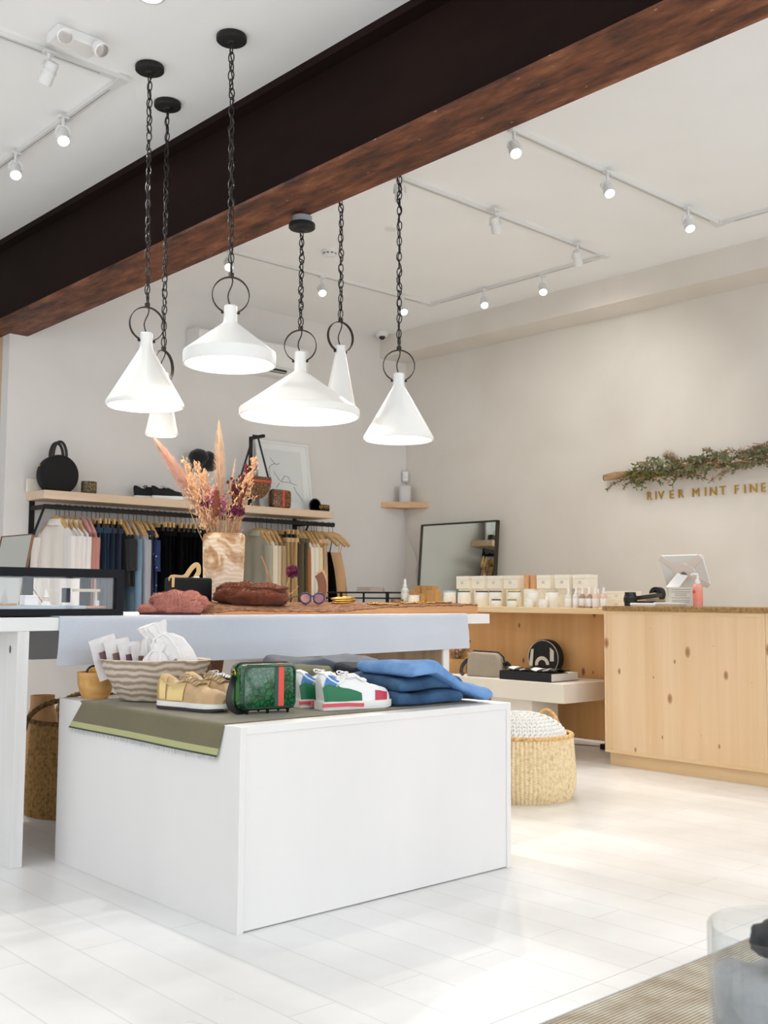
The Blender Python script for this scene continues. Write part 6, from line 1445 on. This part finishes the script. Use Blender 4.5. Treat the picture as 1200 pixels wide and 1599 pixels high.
MB().loft([[Vector((x, y, z)) for x, z in ((-.10,0),(.10,0),(.10,.05),(.07,.085),(-.02,.07),(-.10,.06))] for y in (-.04,.04)]).build('body', mat('tan_plastic', (214,184,138), .6), t, bevel=.004)
MB().lathe([(.020,-.025),(.045,-.025),(.045,.025),(.020,.025),(.020,-.025)], 32, M=T(.07,-.01,.075) @ RX(PI/2)).build('tape_roll', BLACKP, t, 35)
X = 5.60; yy = wt(1046, X)
t = thing('card_reader', 'flat white card reader on the worktop before the tablet stand', 'card reader', (X, yy, CT), -PI/2)
BX(-.085,-.05,0,.085,.05,.012).build('base', mat('tan_base', (202,184,160), .6), t, bevel=.002); BX(-.08,-.05,.012,.088,.05,.024).build('body', PLASTIC, t, bevel=.004)
# tablet on its stand
X = 5.82; p = P(1068, 893, 'x', X)
t = thing('tablet_stand', 'white tablet on a tilted stand, seen from behind, on the worktop', 'tablet', (X, p.y, CT), 0)
zc_ = p.z-CT
Mt = T(0,0,zc_) @ RY(-.47)
out = rrect(.215, .305, .022, 6)
MB().loft([[Mt @ Vector((.006, q.y, q.x)) for q in out], [Mt @ Vector((.018, q.y, q.x)) for q in out]]).build('bezel', PLASTIC, t, 40)
MB().loft([[Mt @ Vector((.0182, q.y*.9, q.x*.86)) for q in out], [Mt @ Vector((.0188, q.y*.9, q.x*.86)) for q in out]]).build('screen', mat('dark_screen', (30,34,40), .1), t)
bk = MB()
poly = [(-.05,-.05),(.05,-.05),(.1,-.145),(.1,-.10),(.06,-.0),(.1,.10),(.1,.145),(.05,.05),(-.05,.05),(-.1,.145),(-.1,.10),(-.06,0),(-.1,-.10),(-.1,-.145)]
bk.loft([[Mt @ Vector((.004, y, z)) for z, y in [(math.cos(a)*.06, math.sin(a)*.085) for a in [2*PI*k/24 for k in range(24)]]], [Mt @ Vector((-.004, y, z)) for z, y in [(math.cos(a)*.055, math.sin(a)*.08) for a in [2*PI*k/24 for k in range(24)]]]])
bk.build('back_plate', mat('rosy_white', (232,222,214), .45), t, 40)
for sy in (-1, 1):
    for sz_2 in (-1, 1):
        A_, B_ = Vector((0, sy*.05, sz_2*.03)), Vector((.004, sy*.143, sz_2*.098)); MB().strap([Mt @ A_, Mt @ A_.lerp(B_,.5), Mt @ B_], .045, .006, up=tuple((Mt.to_3x3() @ Vector((-1,0,0))))).build('back_arm', MATS['rosy_white'], t, bevel=.002)
BX(0,0,0,.001,.001,.001)
hub = MB().lathe([(0,0),(.022,0),(.020,.016),(0,.016)], 20, M=Mt @ T(-.004,0,-.02) @ RY(-PI/2)); hub.build('hinge', mat('hinge_grey', (120,112,106), .4, .4), t, 40)
MB().strap([Mt @ Vector((-.016,0,-.01)), Vector((-.10,0.02,zc_-.10)), Vector((-.105,.02,.012))][:2]+[Vector((-.06,.02,.03)), Vector((-.05,.02,.008))], .075, .006, up=(-1,0,0)).build('arm', PLASTIC, t, 40)
BX(-.11,-.075,0,.06,.085,.008).build('foot', PLASTIC, t, bevel=.003)
# acrylic notice in front of the stand
X = 5.64; yy = wt(1064, X)
t = thing('acrylic_notice', 'clear acrylic stand with a printed notice in front of the tablet', 'sign', (X, yy, CT), -.05)
BX(-.001,-.085,.008,.001,.085,.115).build('notice_paper', mat('notice_paper', (232,226,214), .8), t)
BX(-.0045,-.09,0,-.0025,.09,.12).build('acrylic_front', GLASS, t); BX(-.03,-.09,0,.04,.09,.003).build('acrylic_foot', GLASS, t)
ln = MB(); rnd = random.Random(2)
for k, z in enumerate((.10,.086,.074,.064,.05,.036,.026)): wl_ = rnd.uniform(.04,.07); ln.box(-.0016, -wl_, z, -.0011, wl_, z+.003)
ln.build('printed_lines', mat('print_grey', (150,144,138), .8), t)
X = 5.66; yy = wt(1090.5, X)
t = thing('sanitizer_bottle', 'clear pump bottle of coral pink hand sanitizer on the worktop', 'bottle', (X, yy, CT))
MB().lathe([(0,0),(.027,0),(.029,.004),(.029,.115),(.022,.13),(.014,.136),(0,.136)], 28).build('bottle', mat('coral_gel', (244,166,148), .15), t, 35)
MB().lathe([(.0293,.03),(.0297,.031),(.0297,.10),(.0293,.101)], 28).build('label', mat('coral_label', (246,150,132), .5), t, 40)
BX(-.0315,-.002,.08,-.0292,.014,.096).build('logo_mark', mat('red_print', (222,84,72), .5), t)
MB().lathe([(0,.136),(.016,.136),(.016,.156),(.008,.160),(.006,.185),(0,.186)], 20).build('pump_collar', PLASTIC, t, 35)
MB().tube([(0,0,.185),(0,0,.192),(-.012,.02,.194),(-.018,.034,.186)], .006, 8).build('nozzle', PLASTIC, t, 50)
# ------------------------------------------------------------------ wall lettering and garland
SX = RIGHT-.012; zb_ = 1.787
t = thing('wall_lettering', 'gold raised letters reading RIVER MINT FINE on the right wall', 'sign', (RIGHT, 4.4, zb_))
for ch, px in zip('RIVERMINTFINE', (1011.2, 1024, 1028.3, 1046.5, 1060, 1082, 1101.5, 1109, 1124.5, 1148, 1163, 1171.5, 1189.3)):
    o = text_mesh(ch, .0955, .0035, BRASS_SATIN, 'letter'); xs_ = [v.co.x for v in o.data.vertices]; x0 = min(xs_)
    for v in o.data.vertices: v.co.x = (v.co.x-x0)*.95
    o.parent = t; y_ = P(px, 772, 'x', SX).y-4.4
    o.matrix_local = Matrix(((0,0,-1,-.012),(-1,0,0,y_),(0,1,0,0),(0,0,0,1)))
    y2 = sum(v.co.x for v in o.data.vertices)/len(o.data.vertices)
    BX(-.010, y_-y2-.002, .02, 0, y_-y2+.002, .024).build('standoff', BRASS_SATIN, o).matrix_parent_inverse = Matrix(((0,0,-1,-.012),(-1,0,0,y_),(0,1,0,0),(0,0,0,1))).inverted()
gx_ = RIGHT-.06
A_, B_ = P(946, 746, 'x', gx_), P(1300, 700, 'x', gx_)
t = thing('dried_garland', 'birch branch wrapped in dried eucalyptus and grasses above the gold letters', 'garland', A_); O_ = Vector(A_)
brn = MB(); npts = [A_.lerp(B_, k/20)+Vector((0,0,.012*math.sin(k*.9)-.02*math.sin(PI*k/20))) for k in range(21)]
brn.tube(npts, lambda u: .028-.012*u+.003*math.sin(u*31), 12); brn.xf(T(*(-O_))).build('branch', mat('birch_bark', (206,172,132), .85, col2=(150,112,78), vs=18, stretch=(1,.4,1), bump=.5, bs=30), t, 60)
MB().lathe([(0,0),(.024,0),(.027,.004)], 12, M=T(*(-O_)) @ T(*(A_+Vector((0,.004,0)))) @ RX(-PI/2)).build('branch_end', mat('dark_cut_end', (70,48,32), .9), t)
def leaf(mb, p, d, L_, W_, nrm):
    s = d.cross(nrm).normalized()*W_; b2 = nrm*L_*.12
    mb.add([p, p+d*L_*.35+s+b2, p+d*L_*.7+s*.8+b2, p+d*L_, p+d*L_*.7-s*.8+b2, p+d*L_*.35-s+b2, p+d*L_*.5+b2*1.8], [(0,1,6),(1,2,6),(2,3,6),(3,4,6),(4,5,6),(5,0,6)])
def sprigs(f0, f1, n, up_sp, Lf, Wf, m_, nm, seed, lo=-.08, hi=.08, swing=(1,.2), nl=16, stemlen=.22):
    rnd = random.Random(seed); mb = MB()
    for _ in range(n):
        f = rnd.uniform(f0, f1); p = A_.lerp(B_, f)+Vector((-rnd.uniform(.0,.06), 0, rnd.uniform(lo, hi)*.4)); sg = rnd.choice((-1,-1,1)) if swing[0] else 1
        d = Vector((-rnd.uniform(.0,.3), (1 if rnd.random() < .7 else -1), rnd.gauss(swing[1],.30))).normalized(); q = p+d*stemlen*rnd.uniform(.5,1.0); q.x = min(q.x, RIGHT-.01); q.z = max(q.z, 1.875 if q.y < 4.93 else 1.80)
        pts = bez(p, p.lerp(q,.5)+Vector((-.02,0,.02)), q, n=nl); mb.tube(pts, .0016, 4)
        for k in range(2, nl+1):
            dd = (pts[k]-pts[k-1]).normalized()
            for s in (-1, 1):
                v = Vector((rnd.gauss(-.2,.5), rnd.gauss(0,.7), rnd.gauss(0,.7))).normalized(); ld = (dd*.6+v*.9).normalized(); pp = pts[k]
                if pp.x+ld.x*Lf > RIGHT-.004: ld.x = -abs(ld.x)
                leaf(mb, pp, ld, Lf*rnd.uniform(.6,1.15), Wf*rnd.uniform(.7,1.1), ld.cross(Vector((rnd.random()-.5, rnd.random()-.5, 1))).normalized())
    mb.xf(T(*(-O_))); return mb.build(nm, m_, t)
EUC = mat('eucalyptus', (150,150,114), .8, col2=(104,108,72), vs=25); OLG = mat('olive_leaf', (126,122,70), .85, col2=(90,90,50), vs=25); DRY = mat('dry_tan_leaf', (170,140,100), .9, col2=(120,96,66), vs=25)
sprigs(.10,.42,34,0,.034,.0055,OLG,'olive_leaves',1, -.10,.05, (1,-.22))
sprigs(.24,1.0,60,0,.036,.0095,EUC,'eucalyptus_leaves',2,-.17,.13,(1,.04),11)
sprigs(.22,1.0,50,0,.030,.0034,DRY,'dried_leaves',3,-.18,.12,(1,-.05))
for k, (px, py, r_) in enumerate(((1043,712,.055),(1052,716,.05),(1160,710,.06),(1182,708,.055))):
    c_ = P(px, py, 'x', gx_-.05); rnd = random.Random(50+k); mb = MB()
    for _ in range(420):
        d = Vector((rnd.gauss(0,1)*.7, rnd.gauss(0,1)*1.3, rnd.gauss(0,1)*.8)).normalized(); p = c_+d*r_*rnd.uniform(.1,.7); e = (d+Vector((rnd.gauss(0,.6), rnd.gauss(0,.6), rnd.gauss(0,.6)))).normalized(); s = e.cross(Vector((0,0,1))).normalized()*.0009
        q = p+e*r_*.8; q.x = min(q.x, RIGHT-.004); mb.add([p-s, p+s, q], [(0,1,2)])
    mb.xf(T(*(-O_))).build('dried_grass_tuft', mat('rust_grass', (188,152,112), .95, var=.2, vs=30), t)
cr = MB(); rnd = random.Random(77)
for k in range(34):
    f = rnd.uniform(.2, 1); p = A_.lerp(B_, f)+Vector((-.05, 0, rnd.uniform(-.06,.06))); d = Vector((-.1, rnd.gauss(.8,.3), rnd.gauss(0,.25))).normalized(); cr.tube([p, p+d*rnd.uniform(.08,.2)], .0035, 5)
cr.xf(T(*(-O_))).build('twigs', mat('twig_tan', (176,140,104), .9), t, 60)
# ------------------------------------------------------------------ big glass vase in the foreground
JR = .112; JZ = .55; p = P(1237, 1449, 'z', JZ)
t = thing('glass_vase', 'tall clear glass cylinder standing on the mat, cut by the lower right corner', 'vase', (p.x, p.y, -.002))
H = JZ+.002
MB().lathe([(0,.0),(JR-.002,0),(JR,.004),(JR,H-.003),(JR-.002,H),(JR-.005,H),(JR-.006,H-.003),(JR-.006,.014),(0,.014)], 64).build('glass', thin_glass('vase_glass', (.95,.965,.97,1), 1.5), t, 40)
o = MB().blob((0,0,0), (JR-.008,JR-.008,.02), .0, 2, 1, 40, 12, p=.5); rings = []
o = MB(); prof = []
for k in range(14): prof.append((JR-.009,   .016+.455*k/13))
o.lathe([(0,.016)]+prof+[(JR-.012,.48),(.05,.492),(0,.495)], 48); 
for i, v in enumerate(o.v): v.z += .018*noise.noise(Vector((v.x*14, v.y*14, 2))) if v.z > .40 else 0
o = o.build('linen_filling', mat('grey_linen_fill', (176,176,176), .9, var=.12, vs=16, bump=.5, bs=60), None, 60); o.location = t.location; tag(o, 'pale grey linen stuffed inside the tall glass cylinder', 'linen')
o = MB().blob((0,0,0), (.085,.075,.032), .25, 2.0, 4, 32, 20).build('charcoal_stone', mat('charcoal_felt', (52,52,55), .95, var=.2, vs=30), None, 70); o.location = (p.x+.022, p.y-.012, .495+.030); o.rotation_euler = (.1,.1,.5); o.name = 'felt_hat'; tag(o, 'charcoal felt bundle poking up inside the tall glass cylinder', 'felt bundle')
# ------------------------------------------------------------------ camera, sky, render look
cam = bpy.data.cameras.new('camera'); co = bpy.data.objects.new('camera', cam); C.objects.link(co)
cam.sensor_fit = 'VERTICAL'; cam.sensor_height = 36; cam.sensor_width = 27; cam.lens = F/1599*36; cam.clip_start = .05
co.matrix_world = Matrix(((CR.x, CU.x, -FW.x, EYE.x), (CR.y, CU.y, -FW.y, EYE.y), (CR.z, CU.z, -FW.z, EYE.z), (0,0,0,1)))
cam.dof.use_dof = True; cam.dof.focus_distance = 4.6; cam.dof.aperture_fstop = 7.5
bpy.context.scene.camera = co
w = bpy.data.worlds.new('sky'); bpy.context.scene.world = w; w.use_nodes = True
w.node_tree.nodes['Background'].inputs[0].default_value = (.86, .93, 1, 1); w.node_tree.nodes['Background'].inputs[1].default_value = .6
vs_ = bpy.context.scene.view_settings; vs_.view_transform = 'Standard'; vs_.look = 'None'; vs_.gamma = 1; vs_.use_curve_mapping = False; vs_.exposure = EXPO
